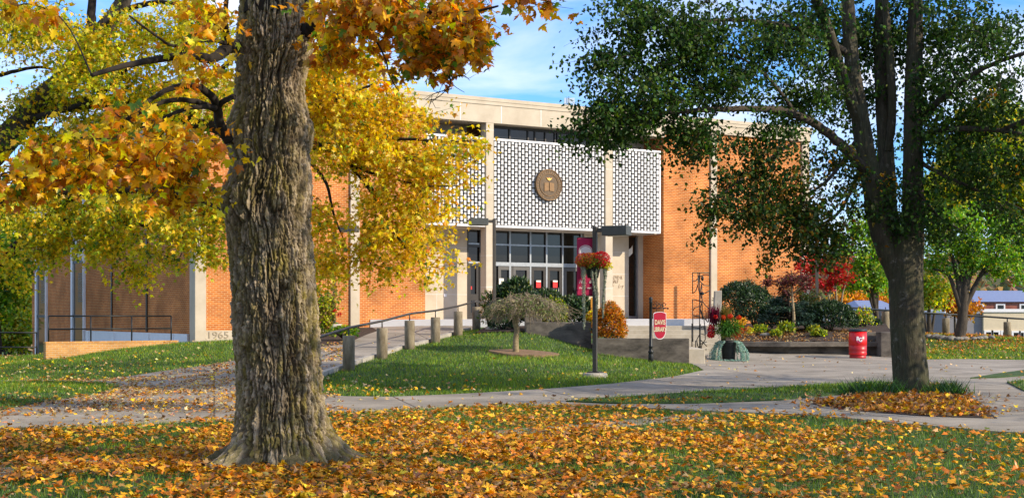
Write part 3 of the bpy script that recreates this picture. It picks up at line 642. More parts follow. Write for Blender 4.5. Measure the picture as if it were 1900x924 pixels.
for a in np.linspace(-2.6, 2.6, 27):
    th = math.pi / 2 + a; r0, r1 = .49, .57; w_ = .018
    c0 = (cu + r0 * math.cos(th), cz + r0 * math.sin(th)); c1 = (cu + r1 * math.cos(th), cz + r1 * math.sin(th)); q = (-math.sin(th) * w_, math.cos(th) * w_)
    mb.prism([(c0[0] - q[0], c0[1] - q[1]), (c0[0] + q[0], c0[1] + q[1]), (c1[0] + q[0] * .5, c1[1] + q[1] * .5), (c1[0] - q[0] * .5, c1[1] - q[1] * .5)], -.142, -.125, 'y')
part('seal_letters', mb, M['seal2'], seal)
# entrance level, glazing on v = 1.6
VG = 1.6
gl = part('entrance_glazing', MB().box(-3.0, 3.0, VG, VG + .04, ZB, 5.06), M['glassdark'], lib)
fr = MB(); zr1, zr2 = zfrom(985, 456, VG), zfrom(985, 491.5, VG)
for px in (945.5, 983.5, 1013.5, 1043.5, 1078.5, 1104): u = ufrom(px, VG - .05); fr.box(u - .035, u + .035, VG - .09, VG - .002, ZB, 5.06)
fr.box(-3, 3, VG - .08, VG - .003, zr1 - .03, zr1 + .035); fr.box(-3, 3, VG - .095, VG - .004, zr2 - .07, zr2 + .08)
part('mullion', fr, M['alu'], gl)
wm = MB(); wm.box(-3, 3, VG + .5, VG + .55, 4.75, 5.05)
def door(pa, pb, mat_):
    a, b = ufrom(pa, VG - .05), ufrom(pb, VG - .05); z1 = zr2 - .09; d = MB()
    d.box(a, a + .13, VG - .075, VG - .006, ZB, z1); d.box(b - .13, b, VG - .075, VG - .006, ZB, z1); d.box(a + .13, b - .13, VG - .075, VG - .006, z1 - .14, z1); d.box(a + .13, b - .13, VG - .075, VG - .006, ZB, ZB + .28)
    o = part('door', d, mat_, lib); h = MB(); h.tube([(b - .2, VG - .12, ZB + .95), (b - .2, VG - .12, ZB + 1.3)], .015, 6); part('handle', h, M['alu'], o)
    return o
door(924, 950.5, M['grey_door']); door(951.5, 982, M['grey_door']); door(1046, 1076, M['grey_door'])
door(985, 1012.5, M['bronze_frame']); door(1015, 1042, M['bronze_frame'])
for px, m_ in ((999, 'red'), (1030, 'red'), (930, 'paper'), (965, 'paper')):
    u = ufrom(px, VG - .1); z = zfrom(px, 527 if m_ == 'red' else 522, VG - .1); h = .15 if m_ == 'red' else .12
    p_ = part('poster', MB().box(u - .11, u + .11, VG - .11, VG - .1, z - h, z + h), M[m_], lib)
    if m_ == 'red': part('poster_strip', MB().prism([(u - .11, z - .06 + h), (u + .11, z + h - .07), (u + .11, z + h), (u - .11, z + h)], VG - .113, VG - .1105, 'y'), M['paper'], p_)
# left recess: limestone wall, dark side door
ua, ub = ufrom(866.5, 1.5), ufrom(892, 1.5)
lw = part('recess_wall', MB().box(UL1 + .005, ua, 1.5, 1.7, ZB - .1, 5.02), M['lime'], lib, label='pale limestone wall left of the dark side door')
j = MB()
for z in (2.42, 3.35, 4.28): j.box(UL1 + .01, ua - .005, 1.496, 1.4995, z, z + .012)
j.box(-4.2, -4.188, 1.4962, 1.4993, ZB, 5.0); part('joint', j, M['white'], lw)
part('outlet', MB().box(ufrom(823, 1.5), ufrom(828, 1.5), 1.47, 1.4955, zfrom(825, 550.5, 1.5), zfrom(825, 545, 1.5)), M['white_paint'], lw)
part('side_door_glass', MB().box(ua + .003, ub + .3, 1.62, 1.66, ZB, 5.02), M['glassdark'], lib)
d = MB(); d.box(ua + .003, ua + .07, 1.5, 1.618, ZB, 5.02); d.box(ub - .05, ub + .03, 1.5, 1.618, ZB, 5.02)
for z in (zfrom(880, 456, 1.5), zfrom(880, 491, 1.5)): d.box(ua + .07, ub - .05, 1.5, 1.618, z - .05, z + .05)
d.box(ua + .07, ua + .2, 1.54, 1.617, ZB, zfrom(880, 492, 1.5)); d.box(ub - .18, ub - .05, 1.54, 1.617, ZB, zfrom(880, 492, 1.5)); d.box(ua + .2, ub - .18, 1.54, 1.617, ZB + .75, ZB + 1.0); d.box(ua + .2, ub - .18, 1.54, 1.617, ZB, ZB + .25)
sd_ = part('side_door', d, M['bronze_frame'], lib); u = ufrom(875, 1.5); part('poster', MB().box(u - .07, u + .07, 1.59, 1.615, zfrom(875, 537, 1.5), zfrom(875, 531, 1.5)), M['red'], sd_)
# right recess
ua, ub = ufrom(1166.5, 1.5), ufrom(1183.5, 1.5)
rw = part('recess_wall', MB().box(CL[1][0], ua, 1.5, 1.7, ZB - .1, 5.02), M['lime'], lib, label='pale limestone wall with small bronze letters')
j = MB()
for z in (2.42, 3.35, 4.28): j.box(CL[1][1], ua - .005, 1.496, 1.4995, z, z + .012)
part('joint', j, M['white'], rw)
wl = mat('wall_letters', (.29, .21, .14), .6, .1)
for k, (s, px, py, sz) in enumerate((('LLOYD R', 1143.5, 515.2, .2), ('HALF', 1141.5, 522.3, .2), ('L', 1138, 528.5, .18), ('L~y', 1152, 531, .22))):
    t = text_mesh(s, sz, .008, sx=.8, font_shear=.35 if k == 3 else 0); t.transform(Matrix.Translation((ufrom(px, 1.48), 1.49, zfrom(px, py, 1.48)))); part('wall_lettering', t, wl, rw)
sg = part('side_window', MB().box(ua + .003, ub, 1.62, 1.66, ZB + .12, 4.95), M['glassdark'], lib)
fr = MB(); fr.box(ua + .003, ua + .04, 1.55, 1.617, ZB + .12, 4.95); fr.box(ub - .04, ub + .03, 1.52, 1.617, ZB + .12, 4.95); fr.box(ua + .003, ub + .03, 1.51, 1.66, ZB - .02, ZB + .118); part('frame', fr, M['alu'], sg)
part('side_window_blind', MB().prism([(ua + .05, zfrom(1172, 478, 1.6)), (ub - .2, zfrom(1172, 470, 1.6)), (ub - .2, zfrom(1172, 455, 1.6)), (ua + .2, zfrom(1172, 460, 1.6)), (ua + .05, zfrom(1172, 464, 1.6))], 1.605, 1.616, 'y'), M['paper'], sg)
part('return_infill', MB().box(ub + .032, UR0 - .003, 1.5, 1.7, ZB - .1, 5.02), M['lime'], lib)
# body of the building and roof
part('body', MB().box(UL0 + .3, UR1 - .2, 1.75, 24.9, -1, ZT - .3), M['brick'], lib)
part('side_wall', MB().box(13.68, UR1 - .02, .56, 24.95, -.5, ZW + .3), M['brick'], lib, label='brick end wall on the right of the building')
# landing
LND = [(-5.25, 51.95), (4.0, 51.95), (4.0, 51.15), (7.35, 51.15), (7.6, 51.3), (8.6, 60.2), (2.0, 58.6), (-3, 56), (-5.9, 53.3)]
struct('landing', MB().prism(LND, 1.0, ZB), M['landing'])
st = thing('entrance_steps', 'broad concrete steps leading up from the plaza to the library landing', 'steps', (3.95, 48.7, 0))
for k in range(7): part('step', MB().box(0.05, 3.4, k * .35, 2.6, .02, .16 + (k + 1) * .152), M['step'], st, .012)
# roof plant
ru = thing('roof_unit', 'small pale metal box on the flat roof edge behind the fascia', 'roof unit', tuple(P(1057, 198, 64)))
part('housing', MB().box(-.25, .22, -.2, .2, -.2, .36), M['paleroof'], ru); part('vent_panel', MB().box(-.17, .14, -.22, -.2, -.02, .12), mat('blue_panel', (.2, .35, .5), .5), ru); part('aerial', MB().tube([(-.05, -.24, -.1), (-.05, -.24, .42)], .012, 6), M['black'], ru)
mt = thing('roof_mast', 'tall pale antenna mast on the roof seen through the dark tree', 'mast', tuple(P(1192, 215, 66)))
part('pole', MB().tube([(0, 0, -.3), (0, 0, 2.6)], .04, 8), M['alu'], mt)
for dx in (-.12, .18): part('antenna_panel', MB().box(dx - .05, dx + .05, -.1, -.02, .6, 1.8), M['white_paint'], mt)

# ------------------------------------------------------------------ walls near the steps
z1 = PZ(597.5, 45.5)
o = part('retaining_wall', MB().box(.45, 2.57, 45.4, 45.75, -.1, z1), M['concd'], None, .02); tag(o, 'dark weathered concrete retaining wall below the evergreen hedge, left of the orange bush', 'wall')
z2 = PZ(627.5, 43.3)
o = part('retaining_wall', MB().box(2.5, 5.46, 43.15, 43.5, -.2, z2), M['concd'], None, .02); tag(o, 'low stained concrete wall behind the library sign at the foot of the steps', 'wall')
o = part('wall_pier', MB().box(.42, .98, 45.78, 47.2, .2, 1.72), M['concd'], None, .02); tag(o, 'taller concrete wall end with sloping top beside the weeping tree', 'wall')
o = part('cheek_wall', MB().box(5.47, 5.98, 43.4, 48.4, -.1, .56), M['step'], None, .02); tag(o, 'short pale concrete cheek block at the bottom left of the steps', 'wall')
struct('terrace_soil', MB().prism([(1.0, 45.76), (2.56, 45.76), (2.56, 43.51), (5.45, 43.51), (5.45, 48.2), (3.9, 48.7), (3.9, 51.9), (.99, 51.9)], .0, .66), M['mulch'])
# bench planter on the right
BP = [(7.75, 49.4), (9.7, 48.9), (13.05, 49.4)]
pw = thing('planter_bench', 'long concrete bench wall with overhanging seat in front of the shrub bed', 'bench wall', (10, 49.3, 0))
mb = MB(); md = MB()
for (xa, ya), (xb, yb) in zip(BP[:-1], BP[1:]):
    mb.add([(xa - 10, ya - 49.3, .50), (xb - 10, yb - 49.3, .50), (xb - 10, yb - 48.7, .50), (xa - 10, ya - 48.7, .50), (xa - 10, ya - 49.3, .67), (xb - 10, yb - 49.3, .67), (xb - 10, yb - 48.7, .67), (xa - 10, ya - 48.7, .67)], [(0, 3, 2, 1), (4, 5, 6, 7), (0, 1, 5, 4), (1, 2, 6, 5), (2, 3, 7, 6), (3, 0, 4, 7)])
    md.add([(xa - 10, ya - 48.95, .0), (xb - 10, yb - 48.95, .0), (xb - 10, yb - 48.75, .0), (xa - 10, ya - 48.75, .0), (xa - 10, ya - 48.95, .5), (xb - 10, yb - 48.95, .5), (xb - 10, yb - 48.75, .5), (xa - 10, ya - 48.75, .5)], [(0, 3, 2, 1), (4, 5, 6, 7), (0, 1, 5, 4), (1, 2, 6, 5), (2, 3, 7, 6), (3, 0, 4, 7)])
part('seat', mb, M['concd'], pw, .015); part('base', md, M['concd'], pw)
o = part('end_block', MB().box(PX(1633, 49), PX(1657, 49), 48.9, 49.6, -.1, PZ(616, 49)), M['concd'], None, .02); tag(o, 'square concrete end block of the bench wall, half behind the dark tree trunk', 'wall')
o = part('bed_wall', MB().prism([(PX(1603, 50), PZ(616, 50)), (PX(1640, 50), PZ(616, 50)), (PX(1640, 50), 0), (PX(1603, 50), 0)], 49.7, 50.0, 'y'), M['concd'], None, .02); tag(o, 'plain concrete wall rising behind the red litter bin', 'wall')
# raised bed soil
bm_v = []; bm_f = []
bxs = np.linspace(7.5, 13.6, 26); bys = np.linspace(49.45, 58.5, 30)
for y_ in bys:
    for x_ in bxs:
        bm_v.append((x_ + (y_ - 49.45) * .22, y_, .60 + .055 * (y_ - 49.45) + .12 * math.sin(x_ * 1.3) * .5 + .06 * random.random() + (0.12 * (y_ - 49.45) if y_ < 51 else .19)))
for j_ in range(29):
    for i_ in range(25): bm_f.append((j_ * 26 + i_, j_ * 26 + i_ + 1, (j_ + 1) * 26 + i_ + 1, (j_ + 1) * 26 + i_))
mb = MB(); mb.add(bm_v, bm_f, True); struct('shrub_bed', mb, M['mulch'])
def bedz(x, y): return .62 + .055 * (y - 49.45) + (.12 * (y - 49.45) if y < 51 else .19)
n = 2200; y = RNG.uniform(49.5, 53, n); x = RNG.uniform(7.8, 13.4, n); z = np.array([bedz(a, b) for a, b in zip(x, y)]) + .06
V, T, C = leaves(TS, np.stack([x, y, z], 1), RNG.uniform(.05, .1, n), np.stack([RNG.normal(0, .4, n), RNG.normal(0, .4, n), np.ones(n)], 1), rdir(n), palette(n, (BRN, TAN, PALE, AMB), (3, 3, 1.5, 2)), .4)
o = part('bed_leaves', np_mesh('bed_leaves', V, T, C), M['dry']); o['kind'] = 'stuff'
o = part('stone_slab', MB().prism([(PX(1321, 50.5), .6), (PX(1336, 50.5), .6), (PX(1338, 50.5), PZ(539, 50.5)), (PX(1325, 50.5), PZ(540, 50.5))], 50.3, 50.6, 'y'), M['conc'], None, .02); tag(o, 'upright grey stone slab behind the big flower pot', 'stone slab')

# ------------------------------------------------------------------ bollards and handrails
blab = ['concrete bollard half hidden by the big maple trunk, lowest on the ramp', 'second concrete bollard up the ramp, just right of the maple trunk', 'mossy concrete bollard third up the ramp', 'concrete bollard in the middle of the ramp row', 'concrete bollard fifth up the ramp below the yellow leaf tip', 'concrete bollard last but one at the top of the ramp', 'palest concrete bollard at the top end of the ramp by the dark side door']
b0 = None; RT = [637, 622.5, 608.3, 594.6, 588.3, 577.5, 569.3]
for k, (px, py, Y) in enumerate(BOL):
    X = PX(px, Y); z = PZ(py, Y); h = PZ(RT[k], Y) - z
    if b0 is None:
        b0 = thing('bollard', blab[0], 'bollard', (X, Y, z), 0, 'concrete bollards along the ramp rail')
        part('post', MB().lathe([(.15, -.3), (.15, .84), (.138, .855)], 28), M['bollard'], b0, 0)
        part('rail_bracket', MB().tube([(0, 0, .84), (0, 0, 1.04)], .018, 6), M['rail'], b0)
    else: copy_thing(b0, (X, Y, z + (h - .855)), k * 1.3, blab[k])
RL = [(560, 632, 30.6), (583, 628, 31.6), (647, 608, 34.5), (709, 595.5, 38.1), (760, 582.3, 41.3), (776, 580, 42.3), (808, 576.2, 44.3), (850, 567.8, 47.2), (884, 558.8, 50.3), (891, 560.5, 50.9), (905, 560.6, 51.0)]
hr = thing('handrail', 'long dark grey handrail sloping up the ramp on top of the concrete bollards', 'handrail', tuple(P(*RL[0])))
part('rail', MB().tube([P(*a) for a in RL], .033, 10), M['rail'], hr, world=True)
rlab = ['concrete bollard with yellowed side just left of the dark tree trunk', 'concrete bollard left of the small locust tree on the right lawn', 'concrete bollard nearest the right edge of the picture on the lawn', 'grey concrete bollard behind the round clipped shrub and litter bin']
RB = [(1643, 620, 62, 577.5), (1755, 623, 66, 590), (1869, 631, 66, 597), (1594, 606, 60, 581)]
for k, (px, py, Y, pt) in enumerate(RB):
    z = PZ(py, Y); o = copy_thing(b0, (PX(px, Y), Y, PZ(pt, Y) - .855), k, rlab[k]); o['group'] = 'concrete bollards on the right lawn'; o.scale = (1.15, 1.15, 1)
hr2 = thing('handrail', 'black handrail running downhill behind the red shrub and across the right lawn', 'handrail', tuple(P(1400, 560, 57)))
part('rail', MB().tube([P(1395, 558, 56.5), P(1430, 561, 57), P(1516, 567, 58.5), P(1594, 572, 60), P(1643, 575.5, 62), P(1700, 579.5, 64), P(1755, 582.5, 66), P(1869, 590, 66), P(1960, 595, 66)], .042, 8), M['black'], hr2, world=True)
for px, py, Y in ((1643, 576, 62), (1755, 583, 66), (1869, 590, 66), (1594, 572, 60), (1530, 568, 58.8)):
    p0 = P(px, py, Y); part('rail_bracket', MB().tube([p0, p0 - np.array((0, 0, .24))], .03, 6), M['black'], hr2, world=True)
# left areaway wall and railings (parallel to the facade)
w0 = P(85, 650, 45.6); w1 = np.array((PX(330, 48.3), 48.3, 0)); ang = math.atan2(w1[1] - w0[1], w1[0] - w0[0]); ln = float(np.hypot(w1[0] - w0[0], w1[1] - w0[1]))
aw = thing('brick_wall', 'low yellowish brick wall at the left end of the library under a black railing', 'wall', (w0[0], w0[1], 0), ang)
part('brickwork', MB().box(0, ln, 0, .22, -.6, .68), M['brick_wall'], aw); part('coping_course', MB().box(-.01, ln + .02, -.012, .235, .682, .74), M['brick_wall'], aw)
rl = thing('railing', 'black pipe railing with two bars on top of the yellowish brick wall', 'railing', (w0[0], w0[1], .7), ang)
mb = MB()
for zz in (.88, .45): mb.tube([(.12, .1, zz), (ln - .2, .1, zz)], .024, 8)
part('bar', mb, M['black'], rl)
for k in range(4): part('post', MB().tube([(.12 + k * (ln - .32) / 3, .1, 0), (.12 + k * (ln - .32) / 3, .1, .88)], .026, 8), M['black'], rl)
q0 = P(-60, 667, 50); q1 = P(68, 667, 50)
rl2 = thing('railing', 'black pipe railing cut by the left edge of the picture', 'railing', tuple(q1))
mb = MB()
for py in (617, 644): mb.tube([P(-60, py, 50), P(68, py, 50)], .026, 8)
part('bar', mb, M['black'], rl2, world=True); part('post', MB().tube([P(68, 672, 50), P(68, 616, 50)], .03, 8), M['black'], rl2, world=True); part('post', MB().tube([P(-30, 672, 50), P(-30, 616, 50)], .03, 8), M['black'], rl2, world=True)

# ------------------------------------------------------------------ lamp posts
def lamp(label, px, py, Y, ptop, side, size=1.0, rz=0.0):
    b = P(px, py, Y); top = PZ(ptop, Y) - b[2]
    t = thing('lamp_post', label, 'lamp post', tuple(b), rz, 'bronze lamp posts with shoebox heads')
    f = part('footing', MB().lathe([(.30, -.25), (.30, .07), (.27, .10)], 20), M['conc'], t)
    part('base_plate', MB().box(-.15, .15, -.15, .15, .10, .13), M['lamp'], t)
    part('pole', MB().box(-.052, .052, -.052, .052, .13, top - .02), M['lamp'], t, .012)
    s = side
    part('arm', MB().box(min(s * .06, s * .26), max(s * .06, s * .26), -.035, .035, top - .16, top - .06), M['lamp'], t)
    a, c = sorted((s * .24, s * .86)); h = part('lamp_head', MB().box(a, c, -.22, .22, top - .25, top - .02), M['lamph'], t, .01)
    part('lens', MB().box(a + .05, c - .05, -.17, .17, top - .262, top - .251), M['lens'], h)
    return t
lamp('dark lamp post on the lawn carrying the maroon banner and the hanging flower basket', 1104, 699, 34, 419, 1, rz=R(-22)).children
lamp('dark lamp post behind the weeping tree with its head pointing left', 917, 612, 48, 405, -1, rz=R(12))
lamp('dark lamp post against the brick wall right of the maple trunk', 620, 606, 50, 418, 1, rz=R(-10))
t4 = thing('metal_pole', 'thin dark metal pole rising in front of the red leaved tree', 'pole', tuple(P(1515.5, 600, 57)))
part('shaft', MB().box(-.06, .06, -.06, .06, -.4, 4.6), M['lamp'], t4); part('base_collar', MB().box(-.1, .1, -.1, .1, -.4, .12), M['lamp'], t4)
# banner
Yb = 34.0; bx0, bx1 = PX(1069.5, Yb), PX(1101, Yb); bz1, bz0 = PZ(441, Yb), PZ(549, Yb); bt = P(1086, 500, Yb); bw = bx1 - bx0; bh = bz1 - bz0
bn = thing('banner', 'maroon banner with white arched crest hanging from the lamp post', 'banner', (bt[0], Yb, 0), R(9))
nx_, nz_ = 12, 30; vs = []; fs = []
def bwave(x, z): return .018 * math.sin(x * 9 + z * 1.5) + .012 * math.sin(z * 4)
for j in range(nz_ + 1):
    for i in range(nx_ + 1):
        x_ = -bw / 2 + bw * i / nx_; z_ = bz0 + bh * j / nz_; vs.append((x_, bwave(x_, z_), z_))
for j in range(nz_):
    for i in range(nx_): fs.append((j * 13 + i, j * 13 + i + 1, (j + 1) * 13 + i + 1, (j + 1) * 13 + i))
mb = MB(); mb.add(vs, fs, True); cl = part('cloth', mb, M['maroon'], bn)
so = cl.modifiers.new('solid', 'SOLIDIFY'); so.thickness = .006
for zz in (bz1, bz0): part('banner_rod', MB().tube([(-bw / 2, .0, zz), (bw / 2 + .1, .0, zz)], .012, 8), M['lamp'], bn)
# crest: arched white panel, outline, swoosh, letters (all hug the cloth)
cz_ = PZ(477, Yb); cw_ = bw * .40; ct = PZ(455, Yb) - cz_; cb = cz_ - PZ(505, Yb)
def crest(sx, sz0, sz1):
    p_ = [(-cw_ * sx, cz_ - cb * sz0 * .55)] + [(cw_ * sx * math.sin(a), cz_ + ct * sz1 * (.55 + .45 * math.cos(a))) for a in np.linspace(-math.pi / 2, math.pi / 2, 13)] + [(cw_ * sx, cz_ - cb * sz0 * .55), (cw_ * sx * .6, cz_ - cb * sz0 * .85), (0, cz_ - cb * sz0), (-cw_ * sx * .6, cz_ - cb * sz0 * .85)]
    return p_
def decal(poly, off, name, m_, par): part(name, MB().prism(poly, -.030 - off - .004, -.030 - off, 'y'), m_, par)
decal(crest(1.0, 1.0, 1.0), .000, 'crest_outline', M['white_paint'], cl); decal(crest(.93, .96, .94), .005, 'crest_gap', M['maroon'], cl); decal(crest(.88, .92, .89), .010, 'crest_panel', M['white_paint'], cl)
sw = [(-cw_ * .75 + cw_ * 1.5 * t_, cz_ + ct * .22 + .03 * math.sin(t_ * 6.3)) for t_ in np.linspace(0, 1, 14)]
decal([(a, b + .018 * math.sin(math.pi * i / 13)) for i, (a, b) in enumerate(sw)] + [(a, b - .018 * math.sin(math.pi * i / 13) - .002) for i, (a, b) in list(enumerate(sw))[::-1]], .015, 'crest_swoosh', M['maroon'], cl)
for s_, z_, sz, m_, xx, sh in (('Davis', PZ(475.5, Yb), .185, M['maroon'], 0, 0), ('H', PZ(523, Yb), .12, M['white_paint'], -.13, .4), ('la', PZ(523, Yb), .1, M['white_paint'], .11, .4), ('the', PZ(534, Yb), .075, M['white_paint'], -.12, 0), ('ners', PZ(534, Yb), .075, M['white_paint'], .1, 0)):
    t = text_mesh(s_, sz, .003, font_shear=sh, sx=.85); t.transform(Matrix.Translation((xx, -.049 if s_ == 'Davis' else -.034, z_))); part('banner_lettering', t, m_, cl)

# hanging basket in front of the lamp
Yk = 33.6; kc = P(1100, 505, Yk)
hb = thing('hanging_basket', 'hanging basket of red and orange flowers with long silver vines on the lamp post', 'flower basket', (kc[0], Yk, kc[2]))
part('pot', MB().lathe([(.10, -.14), (.13, -.14), (.185, .12), (.19, .14)], 20), M['pot'], hb)
part('bracket', MB().tube([(.05, .0, .1), (.07, .36, .1)], .015, 6), M['black'], hb)
def foliage_ball(n, c, r, tm, size, cols, wts, shell=.5, jit=.2, curl=.3, up=.5):
    d = rdir(n); rr = (shell + (1 - shell) * RNG.uniform(size=n) ** .5)[:, None]
    pos = np.array(c) + d * np.array(r) * rr
    nr = d + rdir(n) * .8 + np.array((0, 0, up)); tp = rdir(n) + d * .6
    return leaves(tm, pos, RNG.uniform(.6, 1.2, n) * size, nr, tp, palette(n, cols, wts, jit), curl)
RED = (.62, .015, .015); RO = (.60, .09, .012)
V, T, C = join([foliage_ball(1500, (.0, 0, .24), (.37, .34, .19), TO, .05, (GR2, GR1, YGR), (2, 1, 1), .3), foliage_ball(1300, (-.1, 0, .28), (.32, .33, .19), TO, .045, (RO, ORA, RED, AMB), (4, 3, 2, 2), .8), foliage_ball(700, (.2, -.05, .30), (.22, .28, .20), TO, .05, (RED, (.7, .03, .05)), (3, 1), .8), foliage_ball(220, (.33, -.1, .15), (.14, .15, .1), TO, .05, (YGR, YEL), (3, 1), .4)])
part('blooms', np_mesh('blooms', V, T, C), M['leaf'], hb)
def vine(pts, w0, n, size, cols=((.30, .33, .24), (.22, .27, .19), (.38, .38, .28)), taper=.35):
    pts = np.array(pts, float); t_ = RNG.uniform(0, 1, n); k = t_ * (len(pts) - 1); i = np.minimum(k.astype(int), len(pts) - 2); f_ = (k - i)[:, None]
    p_ = pts[i] * (1 - f_) + pts[i + 1] * f_; ww = (w0 * (1 - (1 - taper) * t_ ** 1.5) * np.where(t_ > .93, (1 - t_) / .07 * .7 + .3, 1))[:, None]
    d = rdir(n) * np.array([1, 1, .6]); p_ = p_ + d * ww * RNG.uniform(.2, 1, (n, 1))
    return leaves(TO, p_, RNG.uniform(.6, 1.2, n) * size, d + rdir(n) * .5, rdir(n) * .6 + np.array((0, 0, -.8)) + d * .3, palette(n, cols, (3, 2, 2), .15), .3)
sc_ = Yk / F
for px0, pxb, yb, w_, n_ in ((1082, 1083, 610, .075, 2600), (1122, 1118, 590, .06, 1900), (1098, 1106, 586, .045, 1500), (1105, 1108, 570, .04, 900)):
    V, T, C = vine([((px0 - 1100) * sc_, -.12, .12), ((px0 - 1100) * sc_, -.18, -.1), ((pxb - 1100) * sc_, -.17, (505 - yb) * sc_ * .6), ((pxb - 1100) * sc_, -.15, (505 - yb) * sc_)], w_, n_, .028)
    part('trailing_vine', np_mesh('vine', V, T, C), M['vine'], hb)

# ------------------------------------------------------------------ sign post
Ys = 41.9; sb = P(1207.5, 679, Ys)
sp = thing('sign_post', 'black sign post with a red shield sign lettered DAVIS LIBRARY', 'sign', tuple(sb), R(10)); k = Ys / F
part('post', MB().lathe([(.075, -.1), (.075, .34), (.06, .38), (.085, .41), (.085, .44), (.055, .47), (.05, .56), (.072, .58), (.05, .61), (.046, 1.88), (.06, 1.9), (.04, 1.94), (.062, 2.0), (.045, 2.05), (.0, 2.07)], 16), M['black'], sp)
mb = MB(); mb.tube([(.03, 0, 1.72), (.52, 0, 1.72)], .014, 8); mb.ell((.53, 0, 1.72), (.03, .03, .03), 10, 6)
def scroll(c, r, t0, t1, k_=1.0): return [(c[0] + r * (1 - .55 * s_) * math.cos(t0 + (t1 - t0) * s_), 0, c[1] + r * (1 - .55 * s_) * math.sin(t0 + (t1 - t0) * s_)) for s_ in np.linspace(0, 1, 16)]
for c, r, a, b in (((.12, 1.82), .085, -2.2, 3.4), ((.25, 1.80), .07, -1.8, 3.6), ((.42, 1.82), .085, 5.2, -.6)): mb.tube(scroll(c, r, a, b), .011, 6)
mb.tube([(.05, 0, 1.9), (.16, 0, 1.93), (.3, 0, 1.84), (.42, 0, 1.78)], .009, 6); part('scroll_bracket', mb, M['black'], sp)
sx0, sx1, sz1_, sz0_ = .075, .475, 1.62, .80; sm_ = (sx0 + sx1) / 2; hw = (sx1 - sx0) / 2
def shield(k_, inset):
    h_ = hw - inset; zt = sz1_ - inset; zb = sz0_ + inset * 1.6; zm = zb + (zt - zb) * .42
    top = [(sm_ + h_ * math.sin(a), zt - .06 + .06 * math.cos(a) ** 1) for a in np.linspace(-math.pi / 2, math.pi / 2, 11)]
    rt = [(sm_ + h_ * math.cos(a) ** .8 if a < math.pi / 2 - .01 else sm_, zm - (zm - zb) * math.sin(a)) for a in np.linspace(0, math.pi / 2, 10)]
    lt = [(2 * sm_ - x_, z_) for x_, z_ in rt[:-1][::-1]]
    return top + rt + lt
bd = part('board', MB().prism(shield(1, 0), -.02, .02, 'y'), M['white_paint'], sp); part('red_face', MB().prism(shield(1, .014), -.026, -.021, 'y'), M['signred'], bd)
for s_, zz in (('DAVIS', 1.30), ('LIBRARY', 1.09)):
    t = text_mesh(s_, .20 if s_ == 'DAVIS' else .19, .004, sx=.60 if s_ == 'DAVIS' else .56, bold=.004); t.transform(Matrix.Translation((sm_, -.031, zz))); part('lettering', t, M['signtxt'], bd)
for x_ in (.18, .4): part('hanger', MB().tube([(x_, 0, 1.72), (x_, 0, 1.55)], .008, 6), M['black'], sp)

# ------------------------------------------------------------------ sculpture trellis
Yt = 47.6; tb = P(1300, 662, Yt); k = Yt / F
ts = thing('metal_trellis', 'tall black wrought iron trellis sculpture beside the steps', 'trellis', tuple(tb))
def tp(px, py, d=0): return ((px - 1300) * k, d, (662 - py) * k)
def tl(px, py): return tp(1260 + px / 4.8625, 490 + py / 4.8625)
mb = MB()
for pts in ([(120, 78), (275, 78)], [(122, 78), (122, 265)], [(275, 78), (275, 195)], [(122, 318), (125, 700)], [(275, 236), (272, 470)], [(120, 318), (180, 330), (200, 345)], [(185, 78), (185, 830)], [(205, 170), (210, 500)], [(122, 265), (150, 245), (172, 180), (170, 80)], [(275, 195), (225, 192), (185, 150), (190, 110), (230, 95), (275, 100)], [(122, 150), (150, 152), (180, 120)], [(275, 238), (235, 262), (200, 270)], [(275, 405), (235, 370), (215, 340), (180, 330)], [(125, 460), (155, 472), (182, 465)], [(125, 420), (140, 395), (182, 382)], [(125, 570), (180, 578), (220, 560), (236, 620), (236, 680), (205, 730), (190, 830)], [(180, 100), (172, 200), (190, 300), (185, 400), (210, 470), (262, 525)], [(205, 170), (190, 260), (210, 330), (190, 400), (225, 500), (238, 620)], [(160, 820), (190, 828), (262, 825)], [(160, 690), (170, 740), (190, 780)], [(240, 640), (190, 625), (160, 680), (165, 730), (210, 800)], [(190, 770), (250, 770)], [(190, 720), (250, 700)], [(190, 680), (250, 740)]):
    c = [np.array(tl(*p)) for p in pts]
    mb.tube(c, .017, 6)
part('scrollwork', mb, M['black'], ts)
mb = MB(); mb.tube([tl(150, 690), tl(150, 760), tl(160, 830)], .02, 6); mb.tube([tl(190, 540), tl(190, 830)], .026, 6); mb.tube([tp(1286, 600, .3), tp(1286, 662, .3)], .02, 6); part('frame', mb, M['black'], ts)
mb = MB(); mb.box(-.36, .2, -.1, .4, -.06, .01); part('base_plate', mb, M['black'], ts)
mb = MB(); mb.ell(tl(208, 265), (.07, .05, .06), 10, 6); mb.ell(tl(210, 130), (.05, .05, .09), 8, 6); part('leaf_ornament', mb, M['black'], ts)

